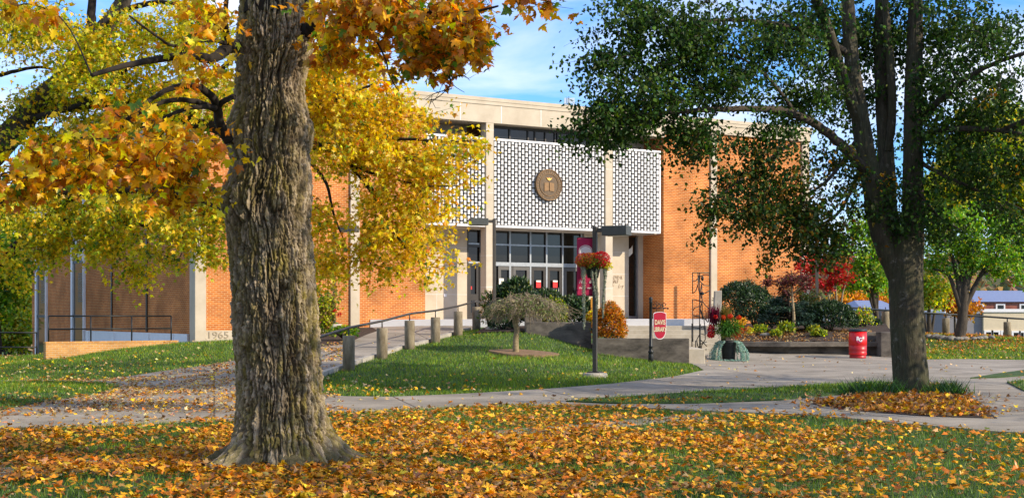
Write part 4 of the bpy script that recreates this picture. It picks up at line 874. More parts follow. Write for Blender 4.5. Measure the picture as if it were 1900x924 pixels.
# ------------------------------------------------------------------ big flower planter
Yp = 46.6; pb = P(1352, 662, Yp); k = Yp / F
fp = thing('flower_planter', 'large dark pot overflowing with ferns, orange flowers and teal trailing plants on the plaza', 'planter', (pb[0], Yp, G1(pb[0], Yp) + .02))
part('pot', MB().lathe([(.19, 0), (.21, .02), (.25, .58), (.28, .60), (.28, .66), (.24, .67)], 26), M['pot'], fp)
def q(px, py): return ((px - 1352) * k, (662 - py) * k)
def strapleaves(n, c, length, w_, cols, wts, spread=1.0, upb=.6):
    P0 = np.array(c) + RNG.normal(0, .06, (n, 3)); d = rdir(n); d[:, 2] = np.abs(d[:, 2]) + upb; d[:, :2] *= spread; d /= np.linalg.norm(d, axis=1, keepdims=True)
    Ls = length * RNG.uniform(.6, 1.1, n); sd = np.cross(d, (0, 0, 1.0)); sd /= (np.linalg.norm(sd, axis=1, keepdims=True) + 1e-6); seg = 5; Vs = []
    for s_ in range(seg + 1):
        t_ = s_ / seg; pc = P0 + d * (Ls * t_)[:, None] + np.array((0, 0, -1.0)) * (Ls * .55 * t_ ** 2.2 * spread)[:, None]; hw_ = w_ * (1 - t_ ** 2) * .5 + .002
        Vs += [pc - sd * hw_, pc + sd * hw_]
    V = np.stack(Vs, 1).reshape(-1, 3); kk = 2 * (seg + 1); T0 = []
    for s_ in range(seg): a = 2 * s_; T0 += [(a, a + 1, a + 3), (a, a + 3, a + 2)]
    T = (np.arange(n)[:, None, None] * kk + np.array(T0)[None]).reshape(-1, 3)
    return V, T, np.repeat(palette(n, cols, wts, .18), kk, 0)
fx, fz = q(1350, 608)
V, T, C = strapleaves(900, (fx, -.12, fz), .66, .024, ((.06, .17, .02), (.09, .22, .03), (.03, .10, .015)), (3, 2, 2), 1.0, .35); part('fern', np_mesh('fern', V, T, C), M['grass'], fp)
fx, fz = q(1326, 590)
V, T, C = join([strapleaves(240, (fx, .05, fz), .62, .03, ((.10, .008, .025), (.17, .012, .04)), (2, 1), .45, 1.4), foliage_ball(260, (fx - .12, -.05, fz - .30), (.12, .12, .22), TO, .07, ((.35, .01, .03), RED), (2, 1), .5)]); part('dark_red_foliage', np_mesh('cordyline', V, T, C), M['leaf'], fp)
fx, fz = q(1347, 592)
V, T, C = strapleaves(420, (fx, .12, fz), .72, .014, ((.16, .15, .03), (.24, .14, .03), (.08, .12, .02)), (2, 1.5, 1), .55, 1.3); part('ornamental_grass', np_mesh('orn', V, T, C), M['grass'], fp)
ps = []
for px, py, r_, cl_ in ((1326, 580, .06, RED), (1341, 581, .07, (.7, .1, .01)), (1353, 579, .085, (.72, .07, .01)), (1369, 582, .075, (.7, .07, .01)), (1365, 612, .15, (.62, .10, .01)), (1374, 606, .12, RO), (1318, 613, .13, RED), (1376, 589, .16, GOLD), (1389, 605, .13, YGR), (1386, 603, .10, ORA)):
    a_, b_ = q(px, py); ps.append(foliage_ball(170, (a_, -.2, b_), (r_, r_ * .8, r_ * .85), TO, .05, (cl_, tuple(c * .7 for c in cl_)), (2, 1), .5))
a_, b_ = q(1352, 600); ps.append(foliage_ball(900, (a_, .05, b_), (.52, .35, .36), TO, .07, (GR2, GR1, YGR), (3, 3, 1), .4))
V, T, C = join(ps); part('blooms', np_mesh('pblooms', V, T, C), M['leaf'], fp)
TEAL = ((.26, .42, .34), (.16, .34, .28), (.36, .47, .39)); ps = []
for a in np.concatenate([np.linspace(-3.0, -2.2, 11), np.linspace(-.95, -.1, 10), np.linspace(.2, 2.9, 9)]):
    ca, sa = math.cos(a), math.sin(a); r1 = .46 + .20 * random.random()
    ps.append(vine([(ca * .26, sa * .26, .66), (ca * .42, sa * .36, .60), (ca * r1, sa * .42, .3), (ca * (r1 + .03), sa * .44, .02)], .055, 420, .03, TEAL, 1.0))
for a in np.linspace(-3.0, -.1, 16):
    ca, sa = math.cos(a), math.sin(a); ps.append(vine([(ca * .42, sa * .40, .05), (ca * .6 + .1 * random.random(), sa * .55, .02)], .045, 150, .03, TEAL, .6))
V, T, C = join(ps); part('trailing_plant', np_mesh('trail', V, T, C), M['vine'], fp)

# ------------------------------------------------------------------ litter bin
Yl = 47.6; lb = P(1591.5, 662.5, Yl); zl = G1(lb[0], Yl) + .02
bn = thing('litter_bin', 'red ribbed drum litter bin with dark lid and a white RG shield emblem', 'litter bin', (lb[0], Yl, zl), R(-2))
part('lower_body', MB().lathe([(.27, 0), (.275, .01), (.275, .085), (.262, .09), (.262, .10), (.295, .11), (.295, .19), (.29, .195), (.30, .26), (.30, .44)], 36), M['bind'], bn)
part('upper_body', MB().lathe([(.300, .441), (.303, .445), (.305, .72), (.30, .725), (.296, .90)], 36), M['bin'], bn)
part('lid', MB().lathe([(.30, .901), (.312, .91), (.312, .955), (.29, .985), (.20, .985), (.18, .95), (.0, .95)], 36), M['binlid'], bn)
part('kick_band', MB().lathe([(.298, .115), (.298, .185)], 36, cap=False), M['bin'], bn)
em = [(-.105, .745), (.105, .745), (.109, .65), (.09, .565), (.0, .50), (-.09, .565), (-.109, .65)]
emp = part('emblem', MB().prism([(x_ - .02, z_) for x_, z_ in em], -.320, -.295, 'y'), M['maroon'], bn)
for s_, x_, z_ in (('R', -.062, .66), ('G', .03, .625)):
    t = text_mesh(s_, .19, .003, bold=.006, sx=.85); t.transform(Matrix.Translation((x_, -.325, z_))); part('emblem_letter', t, M['white_paint'], emp)

# ------------------------------------------------------------------ trees
def smooth(pts, rad, sub=6):
    P_ = [np.asarray(p, float) for p in pts]; o = []; r = []
    for i in range(len(P_) - 1):
        p0 = P_[max(i - 1, 0)]; p1 = P_[i]; p2 = P_[i + 1]; p3 = P_[min(i + 2, len(P_) - 1)]
        for s in range(sub):
            t = s / sub
            o.append(.5 * ((2 * p1) + (-p0 + p2) * t + (2 * p0 - 5 * p1 + 4 * p2 - p3) * t * t + (-p0 + 3 * p1 - 3 * p2 + p3) * t ** 3)); r.append(rad[i] * (1 - t) + rad[i + 1] * t)
    o.append(P_[-1]); r.append(rad[-1]); return o, r
class Tree:
    def __init__(s): s.b = MB(); s.n = np.zeros((60000, 3)); s.nr = np.zeros(60000); s.k = 0; s.lv = []
    def node(s, p, r):
        s.n[s.k] = p; s.nr[s.k] = r; s.k += 1
    def limb(s, pts, rad, sides=8, wob=.03, sub=6, attach=True, mb=None):
        o, r = smooth(pts, rad, sub)
        for i in range(1, len(o) - 1): o[i] = o[i] + RNG.normal(0, wob * .35, 3) * min(1, r[i] * 8)
        (mb or s.b).tube(o, r, sides)
        if attach:
            for p, q_ in zip(o, r): s.node(p, q_)
    def limbpx(s, pts, r0, r1, **k):
        w_ = [P(*p[:3]) for p in pts]; s.limb(w_, list(np.linspace(r0, r1, len(w_))), **k)
    def cluster_points(s, cs, spread, nl, tm, size, pal, droop=.25, rtw=.009, maxd=3.0, orient='hang', curl=.3, jit=.2, sprig=3):
        cs = np.array(cs); 
        if not len(cs): return
        d0 = np.array([np.min(((s.n[:s.k] - c) ** 2).sum(1)) for c in cs]); cs = cs[np.argsort(d0)]
        for c in cs:
            d = ((s.n[:s.k] - c) ** 2).sum(1); i = int(np.argmin(d)); a = s.n[i].copy(); dist = math.sqrt(d[i])
            dirv = (c - a) / (dist + 1e-6)
            if dist > .05 and dist < maxd:
                m = (a + c) / 2 + np.array((0, 0, .12 * dist)) + RNG.normal(0, .06 * dist, 3)
                o, r = smooth([a, m, c], [min(s.nr[i] * .6, rtw * (1 + dist * 1.4)), rtw * 1.1, rtw * .6], 4); s.b.tube(o, r, 4, False)
                for p, q_ in list(zip(o, r))[2:]: s.node(p, q_)
            pos = []; 
            for k in range(sprig):
                e = c + RNG.normal(0, spread, 3) * np.array((1, 1, .55)) + np.array((0, 0, -droop * spread)); s.b.tube([c - dirv * .05, (c + e) / 2 + RNG.normal(0, .03, 3), e], [rtw * .6, rtw * .5, rtw * .3], 3, False)
                t = RNG.uniform(.1, 1.1, (nl // sprig, 1)); q_ = c + (e - c) * t + RNG.normal(0, spread * .34, (nl // sprig, 3)); pos.append(q_)
            pos = np.vstack(pos); n = len(pos)
            if orient == 'hang': nr = rdir(n) * 1.0 + np.array((0, -.35, .35)); tp_ = rdir(n) * .6 + np.array((0, 0, -.7))
            else: nr = rdir(n) * .7 + np.array((0, 0, .8)); tp_ = rdir(n)
            cl, wt = pal; k = RNG.normal(1, .10)
            s.lv.append(leaves(tm, pos, RNG.uniform(.6, 1.15, n) * size, nr, tp_, palette(n, cl, wt, jit) * k, curl))
    def blobs(s, bl, spread, nl, tm, size, pal, **k):
        for b in bl:
            px, py, Y, rx, ry, rY, n = b[:7]; pl_ = b[7] if len(b) > 7 else pal; c0 = P(px, py, Y); sc_ = Y / F
            d = rdir(n) * (RNG.uniform(size=(n, 1)) ** .42); s.cluster_points(c0 + d * np.array((rx * sc_, rY, ry * sc_)), spread, nl, tm, size, pl_, **k)
    def finish(s, t, bark, leafm):
        part('branches', s.b, bark, t, world=True)
        V, T, C = join(s.lv); print(t.name, 'leaves', len(T)); part('crown', np_mesh('crown', V - np.array(t.location), T, C), leafm, t)

# ---- big maple (foreground)
YM = 15.1; km = YM / F
prof = [(-40, 443, 574), (0, 440, 572), (60, 436, 577), (80, 435, 579), (110, 434, 570), (150, 433, 562), (185, 433, 564), (205, 428, 570), (228, 416, 577), (250, 412, 579), (275, 416, 574), (300, 424, 572), (325, 420, 577), (345, 409, 577), (370, 405, 577), (390, 406, 574), (415, 413, 573), (460, 418, 578), (520, 423, 583), (600, 427, 588), (680, 434, 592), (740, 435, 596), (790, 432, 603), (825, 425, 614), (850, 415, 628), (875, 400, 650), (900, 385, 672)]
prof = np.array(prof, float)
tb_ = P(512, 862, YM); mz = G1(tb_[0], YM)
maple = thing('maple_tree', 'huge foreground maple with thick furrowed mossy trunk, burls and orange gold leaves', 'tree', (tb_[0], YM, mz))
NT, NZ = 560, 760
zt_ = np.linspace(-.12, PZ(-30, YM), NZ); pyz = HOR - (zt_ - CAMH) / km
xl = np.interp(pyz, prof[:, 0], prof[:, 1]); xr = np.interp(pyz, prof[:, 0], prof[:, 2])
ker = np.ones(15) / 15; pad = lambda a: np.convolve(np.pad(a, 7, 'edge'), ker, 'valid'); xl, xr = pad(xl), pad(xr)
cx = (PX(xl, YM) + PX(xr, YM)) / 2; rw_ = (xr - xl) / 2 * km
base_r = (np.interp(pyz, [0, 230, 450, 800, 900], [.385, .40, .455, .47, .5]))
th = np.linspace(0, 2 * math.pi, NT, endpoint=False)
TH, ZZ = np.meshgrid(th, zt_)
ry_ = np.minimum(rw_, base_r)[:, None]
lob = np.clip((.55 - ZZ) / .6, 0, 1) ** 2
fl_ = np.exp(-np.maximum(ZZ, -.05) / .17); fl2 = np.exp(-np.maximum(ZZ, -.05) / .42)
RX = rw_[:, None] + .10 * fl_ + .03 * fl2; RY = ry_ + .34 * fl_ + .07 * fl2
ang_l = 1 + (.15 * fl_ + .05 * fl2) * (np.sin(TH * 5 + .6) + .6 * np.sin(TH * 3 + 2) + .55 * np.sin(TH * 8 + 1)) + .05 * fl2 * (fbm(np.cos(TH) * 5, np.sin(TH) * 5, ZZ * 3, seed=93, oct=3) - .5)
s_ = TH * .46; per = int(round(2 * math.pi * .46 / .050)); un = TH / (2 * math.pi) * per
warp = (fbm(un * .35, ZZ * 2.2, seed=2) - .5) * 3.2
def worley(u, v, per_u, seed):
    iu = np.floor(u).astype(np.int64); iv = np.floor(v).astype(np.int64); f1 = np.full(u.shape, 9.0); f2 = np.full(u.shape, 9.0); idm = np.zeros(u.shape)
    for a in (-1, 0, 1):
        for b in (-1, 0, 1):
            cu = iu + a; cv = iv + b; hu = hash3(cu % per_u, cv, cv * 0 + 1, seed); hv = hash3(cu % per_u, cv, cv * 0 + 2, seed); hi = hash3(cu % per_u, cv, cv * 0 + 3, seed)
            d = np.hypot(cu + .5 + (hu - .5) * .9 - u, cv + .5 + (hv - .5) * .9 - v)
            m = d < f1; f2 = np.where(m, f1, np.minimum(f2, d)); idm = np.where(m, hi, idm); f1 = np.where(m, d, f1)
    return f1, f2, idm
ub = un + warp * .8 + (fbm(un * 1.3, ZZ * 7, seed=3, oct=3) - .5) * .9
vb = ZZ * 3.6 + .8 * warp + (fbm(un * 1.1 + 4, ZZ * 5, seed=6, oct=3) - .5) * 1.6
w1, w2, wid = worley(ub, vb, per, 60)
soft = .30 + .75 * fbm(un * .5, ZZ * 3.0, seed=62, oct=3)
plate = np.clip((w2 - w1) / (soft * .75), 0, 1); plate = plate * plate * (3 - 2 * plate)
fz1 = 1 - np.abs(2 * vnoise(ub * .9 + 5, ZZ * 1.3, seed=63) - 1); fz1 = np.clip((fz1 - .80) / .2, 0, 1)
v1, v2, vid = worley(ub * 1.7, ZZ * 13 + (fbm(un * 2, ZZ * 10, seed=64, oct=2) - .5) * 3, max(1, int(per * 1.7)), 61)
sub_ = np.clip((v2 - v1) / .35, 0, 1)
r3 = fbm(ub * 3, ZZ * 34, seed=42); dep = .45 + .9 * fbm(un * .4, ZZ * 1.5, seed=65, oct=2)
disp = -.040 * (1 - plate) * dep - .045 * fz1 + .014 * (wid - .5) - .012 * (1 - sub_) + .010 * (vid - .5) + .040 * (r3 - .5) + .03 * np.clip(fbm(un * .35 + 9, ZZ * 2.2, seed=66, oct=2) - .62, 0, 1)
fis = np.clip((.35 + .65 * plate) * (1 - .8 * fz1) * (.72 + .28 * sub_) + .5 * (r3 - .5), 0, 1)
disp = disp + .035 * (fbm(np.cos(TH) * 2 + 5, np.sin(TH) * 2, ZZ * 1.6, seed=50, oct=3) - .5)
disp *= (1 - .25 * lob)
Xv = cx[:, None] + (RX * ang_l + disp) * np.cos(TH); Yv = YM + .12 + (RY * ang_l + disp) * np.sin(TH)
blend = TH / (2 * math.pi)
V = np.stack([Xv, Yv, ZZ + 0 * TH], -1).reshape(-1, 3)
ii = np.arange(NT * NZ).reshape(NZ, NT); jj = np.roll(ii, -1, axis=1)
Qt = np.stack([ii[:-1], jj[:-1], jj[1:], ii[1:]], -1).reshape(-1, 4)
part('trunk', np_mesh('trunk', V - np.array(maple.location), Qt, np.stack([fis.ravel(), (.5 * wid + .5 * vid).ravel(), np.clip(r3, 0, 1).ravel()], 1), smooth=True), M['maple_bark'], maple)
mt_ = Tree(); rt = MB()
def root(pts, r0, r1):
    w_ = [np.array((x_, y_, G1(x_, y_) + h_ * .8 - .03)) for x_, y_, h_ in pts]; o, r = smooth(w_, list(np.linspace(r0, r1, len(w_))), 16)
    m_ = MB(); m_.tube(o, r, 40, False); v_ = np.array(m_.v); c_ = np.repeat(np.array(o), 40, 0); d_ = v_ - c_
    k_ = 1 + .55 * (fbm(v_[:, 0] * 5, v_[:, 1] * 5, v_[:, 2] * 7, 71) - .5) + .30 * (fbm(v_[:, 0] * 24, v_[:, 1] * 24, v_[:, 2] * 24, 72, 3) - .5)
    k_ = k_ + .35 * (fbm(v_[:, 0] * 60, v_[:, 1] * 60, v_[:, 2] * 60, 73, 2) - .5); q_ = c_ + d_ * k_[:, None] * np.array((1.25, 1.25, .8)); rt.add(q_, m_.f, True)
bx, by = tb_[0], YM
root([(bx + .25, by - .1, .26), (bx + .62, by - .25, .07), (bx + .92, by - .42, .0), (bx + 1.2, by - .52, -.04)], .17, .05)
root([(bx + .12, by - .2, .20), (bx + .32, by - .60, .02), (bx + .46, by - .95, -.05), (bx + .55, by - 1.15, -.10)], .16, .06)
root([(bx - .16, by - .2, .16), (bx - .26, by - .6, -.0), (bx - .30, by - .9, -.10)], .17, .07)
root([(bx - .3, by, .22), (bx - .62, by - .15, .05), (bx - .85, by - .32, -.06)], .18, .06)
root([(bx + .3, by + .2, .2), (bx + .8, by + .5, 0)], .22, .08); root([(bx - .3, by + .3, .2), (bx - .7, by + .7, -.02)], .22, .08)
part('root', rt, M['root_bark'], maple, world=True)
# upper trunk and limbs
topz = PZ(-20, YM); ctop = np.array(((PX(440, YM) + PX(572, YM)) / 2, YM + .12, topz))
mt_.limb([ctop - np.array((0, 0, .3)), ctop + np.array((.05, .1, 1.4)), ctop + np.array((-.15, .3, 3.2)), ctop + np.array((.1, .2, 5.4)), ctop + np.array((0, 0, 7.5))], [.37, .34, .27, .17, .05], 16, .02)
mt_.limb([ctop + np.array((.1, 0, 1.0)), ctop + np.array((1.5, -.3, 2.2)), ctop + np.array((3.6, -.8, 3.2)), ctop + np.array((6.4, -2.2, 3.4)), ctop + np.array((8.6, -3.6, 2.6))], [.22, .18, .13, .09, .04], 10)
mt_.limb([ctop + np.array((-.1, 0, .8)), ctop + np.array((-1.6, .4, 2.0)), ctop + np.array((-4, .6, 3.0)), ctop + np.array((-6.5, .8, 3.2))], [.2, .16, .11, .04], 10)
mt_.limb([ctop + np.array((0, 0, 2)), ctop + np.array((.8, 2, 3.2)), ctop + np.array((1.5, 4.5, 4.2))], [.18, .13, .05], 8)
mt_.limb([ctop + np.array((0, 0, 1.8)), ctop + np.array((.3, -2.2, 3.2)), ctop + np.array((1.5, -5, 3.4)), ctop + np.array((3.5, -8, 2.8))], [.2, .15, .09, .04], 8)
# visible limbs
mt_.limbpx([(425, 262, 14.95), (408, 232, 14.8), (400, 190, 14.6), (372, 165, 14.3), (335, 160, 14.0), (290, 178, 13.7), (235, 222, 13.4)], .06, .016, sides=8)
mt_.limbpx([(402, 205, 14.7), (360, 188, 14.3), (310, 188, 14.0), (262, 208, 13.6), (228, 238, 13.3)], .035, .012, sides=7)
mt_.limbpx([(400, 200, 14.6), (355, 200, 14.2), (300, 220, 13.9), (244, 245, 13.6)], .03, .010, sides=7)
mt_.limbpx([(405, 200, 14.7), (415, 188, 14.6), (434, 180, 14.8)], .03, .03, sides=7)
mt_.limbpx([(436, 85, 15.0), (415, 95, 14.6), (395, 108, 14.2), (340, 105, 13.6), (250, 118, 13.0), (170, 140, 12.6)], .075, .018, sides=8)
mt_.limbpx([(430, 88, 14.9), (421, 70, 14.5), (418, 30, 14.2), (425, -30, 14)], .04, .02, sides=7)
mt_.limbpx([(418, 80, 14.5), (395, 75, 14.1), (360, 78, 13.8), (320, 85, 13.4), (280, 60, 13.0), (240, 30, 12.6)], .025, .008, sides=6)
mt_.limbpx([(565, 60, 15.1), (585, 50, 15.0), (592, 30, 14.8), (610, 5, 14.4), (660, -20, 13.8), (760, -30, 13.2)], .10, .035, sides=10)
mt_.limbpx([(600, 10, 14.6), (680, 25, 13.8), (750, 18, 13.2), (820, 25, 12.8), (880, 22, 12.5), (924, 12, 12.3)], .03, .009, sides=6)
mt_.limbpx([(750, 20, 13.2), (800, 75, 12.9), (820, 115, 12.8), (836, 150, 12.8)], .014, .006, sides=5)
mt_.limbpx([(660, -10, 13.9), (690, 60, 13.5), (715, 110, 13.2), (722, 140, 13.1), (740, 170, 13.0)], .014, .004, sides=5)
mt_.limbpx([(830, 130, 12.8), (836, 155, 12.75), (820, 175, 12.75), (800, 190, 12.7)], .007, .003, sides=4, attach=False)
mt_.limbpx([(836, 148, 12.8), (858, 140, 12.8), (872, 150, 12.75)], .006, .002, sides=4, attach=False); mt_.limbpx([(820, 118, 12.8), (800, 135, 12.7), (795, 150, 12.7)], .005, .002, sides=4, attach=False)
mt_.limbpx([(836, 155, 12.8), (850, 165, 12.75), (862, 172, 12.7)], .004, .002, sides=4, attach=False)
mt_.limbpx([(838, 165, 12.8), (812, 172, 12.75), (800, 178, 12.7), (790, 186, 12.7)], .005, .002, sides=4, attach=False)
mt_.limbpx([(840, -40, 12), (940, -15, 11.8), (990, -4, 11.6), (1030, 8, 11.5)], .012, .004, sides=5)
for k in range(26):  # bare twiglets
    a = P(*random.choice([(836, 150, 12.8), (858, 142, 12.8), (800, 185, 12.7), (740, 168, 13), (722, 140, 13.1), (905, 10, 12.4), (815, 172, 12.7)])); e = a + RNG.normal(0, .09, 3); mt_.b.tube([a, (a + e) / 2 + RNG.normal(0, .02, 3), e], [.003, .0025, .0015], 3, False)
OP = ((GOLD, ORA, YEL, AMB, YGR, GRN), (6, 3.6, 5.5, .8, 1.4, .6)); AP = ((AMB, ORA, GOLD, YGR, GRN), (4, 3, 4, 1.2, 1.2)); YP = ((YEL, GOLD, YGR, GRN), (5, 3, 3, 1.2))
mt_.blobs([(690, 40, 13.6, 120, 45, .9, 34, AP), (820, 65, 12.8, 85, 50, .6, 34, AP), (760, 10, 13.0, 180, 22, .9, 30, AP), (880, 70, 12.5, 40, 38, .4, 9, AP), (640, 90, 14.0, 60, 40, .6, 12, OP), (600, 20, 14.4, 50, 40, .5, 8, OP), (790, 120, 12.8, 70, 25, .3, 7, AP), (985, -2, 11.6, 35, 10, .2, 4, AP)], .13, 24, TM, .094, OP, sprig=3, rtw=.005)
mt_.blobs([(300, 285, 13.6, 105, 48, 1.0, 29), (190, 295, 13.3, 90, 46, .9, 22), (100, 305, 13.0, 85, 42, .8, 19), (330, 325, 13.6, 70, 35, .7, 15), (30, 330, 12.8, 50, 35, .6, 11), (250, 225, 13.4, 110, 25, .8, 9), (360, 100, 13.6, 60, 50, .8, 7), (390, 20, 14.0, 50, 35, .6, 9), (310, 372, 13.5, 50, 14, .4, 4), (70, 12, 12.5, 50, 16, .5, 4)], .15, 24, TM, .094, OP, sprig=3, rtw=.006)
def cloud(c, r, n): return np.array(c) + rdir(n) * (RNG.uniform(size=(n, 1)) ** .4) * np.array(r)
cs = np.vstack([cloud(ctop + np.array((0, 0, 4.2)), (6.0, 5.5, 2.6), 70), cloud(ctop + np.array((6.6, -3.5, 2.2)), (3.4, 3.4, 2.2), 45), cloud(ctop + np.array((3.0, -7.0, 2.6)), (3.5, 2.5, 1.6), 40), cloud(ctop + np.array((9.5, -4.5, .2)), (2.4, 2.6, 2.4), 40), cloud(ctop + np.array((-5, 0, 3)), (3.0, 3.5, 1.6), 18)])  # crown above view, plus unseen right and front lobes added to shade the foreground
pyc = HOR - (cs[:, 2] - CAMH) / np.maximum(cs[:, 1], .5) * F; pxc = 950 + cs[:, 0] / np.maximum(cs[:, 1], .5) * F
cs = cs[(pyc < -140) | (pxc > 2060) | (pxc < -160) | (cs[:, 1] < 1)]
mt_.cluster_points(cs, .42, 24, TS, .20, OP, maxd=6, rtw=.012)
mt_.finish(maple, M['twig'], M['leaf'])

# ---- silver maple off the left edge, limbs reaching right
ym = 25.0; b_ = (PX(-190, ym), ym)
sm = thing('maple_tree', 'yellow green maple leaning in from the left edge behind the big maple', 'tree', (b_[0], b_[1], G1(*b_)))
t2 = Tree()
tk = MB(); t2.limb([np.array((b_[0], b_[1], -.1)), P(-180, 600, ym), P(-150, 480, ym), P(-100, 360, ym)], [.48, .40, .36, .30], 16, .02, mb=tk)
t2.limbpx([(-100, 370, ym), (0, 272, ym), (60, 205, ym), (130, 135, ym), (190, 60, ym), (225, 10, ym), (250, -60, ym)], .26, .12, sides=12, mb=tk)
part('trunk', tk, M['bark'], sm, world=True)
t2.limbpx([(120, 145, ym), (165, 60, ym), (170, 10, ym), (180, -60, ym)], .10, .06, sides=10)
t2.limbpx([(185, 60, ym), (235, 20, ym - .5), (300, 5, ym - 1), (360, 18, ym - 1.5), (400, 40, ym - 2)], .07, .015)
t2.limbpx([(40, 225, ym), (100, 210, ym - .6), (180, 180, ym - 1.2), (250, 118, ym - 1.8), (330, 105, ym - 2.4)], .07, .015)
t2.limbpx([(-150, 470, ym), (-60, 420, ym - .5), (0, 372, ym - 1), (40, 356, ym - 1.2), (150, 355, ym - 1.5), (250, 352, ym - 1.8), (330, 358, ym - 2), (400, 385, ym - 2.2), (440, 420, ym - 2.4)], .14, .018, sides=10)
t2.limbpx([(-160, 540, ym), (-60, 520, ym), (0, 485, ym), (70, 420, ym - .4), (130, 370, ym - 1), (155, 356, ym - 1.4)], .13, .035, sides=10)
t2.limbpx([(100, 400, ym - .6), (140, 410, ym - .8), (230, 412, ym - 1), (290, 425, ym - 1.2), (345, 435, ym - 1.5)], .05, .012)
t2.limbpx([(15, 265, ym), (40, 250, ym - .2), (95, 235, ym - .5)], .06, .02)
t2.limbpx([(0, 140, ym), (30, 132, ym), (70, 125, ym), (105, 130, ym)], .04, .02); t2.limbpx([(-60, 100, ym), (40, 75, ym), (100, 75, ym)], .04, .02)
# limb that passes behind the big trunk and droops on the right
t2.limbpx([(60, 205, ym), (200, 190, ym - .6), (350, 225, ym - 1.4), (480, 262, ym - 2), (580, 270, ym - 2.4), (620, 282, ym - 2.5), (660, 315, ym - 2.6), (700, 370, ym - 2.7), (728, 425, ym - 2.8), (760, 470, ym - 2.8)], .13, .014, sides=10)
t2.limbpx([(590, 270, ym - 2.4), (660, 262, ym - 2.7), (740, 258, ym - 3), (820, 262, ym - 3.2), (885, 262, ym - 3.4)], .04, .008)
t2.limbpx([(480, 262, ym - 2), (560, 215, ym - 2.4), (640, 180, ym - 2.8), (700, 155, ym - 3), (740, 150, ym - 3)], .05, .008)
t2.limbpx([(655, 310, ym - 2.6), (720, 330, ym - 2.9), (790, 345, ym - 3.1), (850, 345, ym - 3.2)], .025, .007)
t2.limbpx([(540, 268, ym - 2.2), (600, 330, ym - 2.3), (620, 400, ym - 2.4), (640, 450, ym - 2.4)], .04, .008)
t2.limbpx([(350, 225, ym - 1.4), (400, 140, ym - 1.2), (500, 60, ym - 1.2), (620, 0, ym - 1.4)], .06, .02)
G2 = ((YEL, YGR, GOLD, GRN, (.38, .44, .02)), (5, 4, 1.0, 1.3, 2.4)); Y2 = ((YEL, GOLD, YGR, ORA, GRN), (8, 3.2, 2.2, .4, .5)); GG = ((YGR, GRN, (.2, .26, .02), YEL), (3, 3, 3, 2))
K2 = dict(spread=.28, nl=66, tm=TS, size=.088, pal=G2, rtw=.006, maxd=2.5, jit=.2)
t2.blobs([(60, 60, ym - .4, 80, 60, 1.2, 34), (160, 100, ym - .6, 80, 60, 1.2, 34), (110, 175, ym - .5, 60, 40, 1, 13), (270, 60, ym - 1, 90, 45, 1.2, 26), (250, 150, ym - 1.2, 110, 60, 1.2, 48), (380, 60, ym - 1.5, 60, 60, 1, 22), (360, 180, ym - 1.6, 70, 60, 1, 30), (20, 200, ym, 40, 30, .6, 6), (20, 20, ym, 50, 25, .6, 9),
          (90, 400, ym - .8, 110, 45, 1.2, 34), (230, 385, ym - 1.2, 120, 48, 1.2, 44), (360, 410, ym - 1.8, 75, 60, 1, 36), (60, 462, ym - .4, 80, 32, 1, 16), (180, 448, ym - .8, 110, 28, 1, 18), (25, 505, ym, 45, 18, .8, 4), (300, 470, ym - 1.2, 60, 22, .8, 6), (400, 465, ym - 2, 40, 28, .6, 6), (220, 240, ym - .6, 120, 50, 1, 34), (80, 270, ym - .3, 70, 50, 1, 18), (255, 520, ym - .8, 10, 28, .3, 3), (245, 500, ym - .8, 16, 20, .3, 3)], **K2)
K2['pal'] = Y2
t2.blobs([(620, 130, ym - 2.2, 75, 55, 1.2, 42), (600, 200, ym - 2.2, 60, 50, 1.0, 34), (690, 210, ym - 2.7, 60, 45, 1, 28), (650, 270, ym - 2.6, 75, 45, 1, 36), (730, 290, ym - 2.9, 60, 45, 1, 26), (790, 300, ym - 3.1, 55, 45, .9, 16), (860, 275, ym - 3.3, 38, 28, .6, 7), (735, 370, ym - 2.8, 55, 50, .9, 15), (795, 385, ym - 3, 48, 42, .8, 14), (700, 425, ym - 2.7, 55, 40, .8, 14), (770, 455, ym - 2.8, 55, 28, .7, 10), (800, 500, ym - 2.8, 28, 16, .4, 3), (590, 410, ym - 2.3, 22, 50, .6, 9), (650, 470, ym - 2.5, 60, 26, .6, 8), (800, 225, ym - 3, 55, 20, .5, 3), (730, 170, ym - 3, 35, 25, .5, 5), (600, 500, ym - 2.4, 18, 50, .5, 7), (700, 500, ym - 2.6, 30, 14, .4, 3), (690, 120, ym - 2.6, 40, 30, .8, 7)], **K2)
cs = np.vstack([cloud(P(-150, -250, ym), (4.5, 4.5, 3.5), 90), cloud(P(250, -260, ym), (4, 4, 2.4), 70), cloud(P(-420, 200, ym), (2.4, 3, 3.2), 45)])
t2.cluster_points(cs, .4, 26, TS, .18, G2, maxd=6, rtw=.012)
t2.finish(sm, M['twig'], M['leaf'])

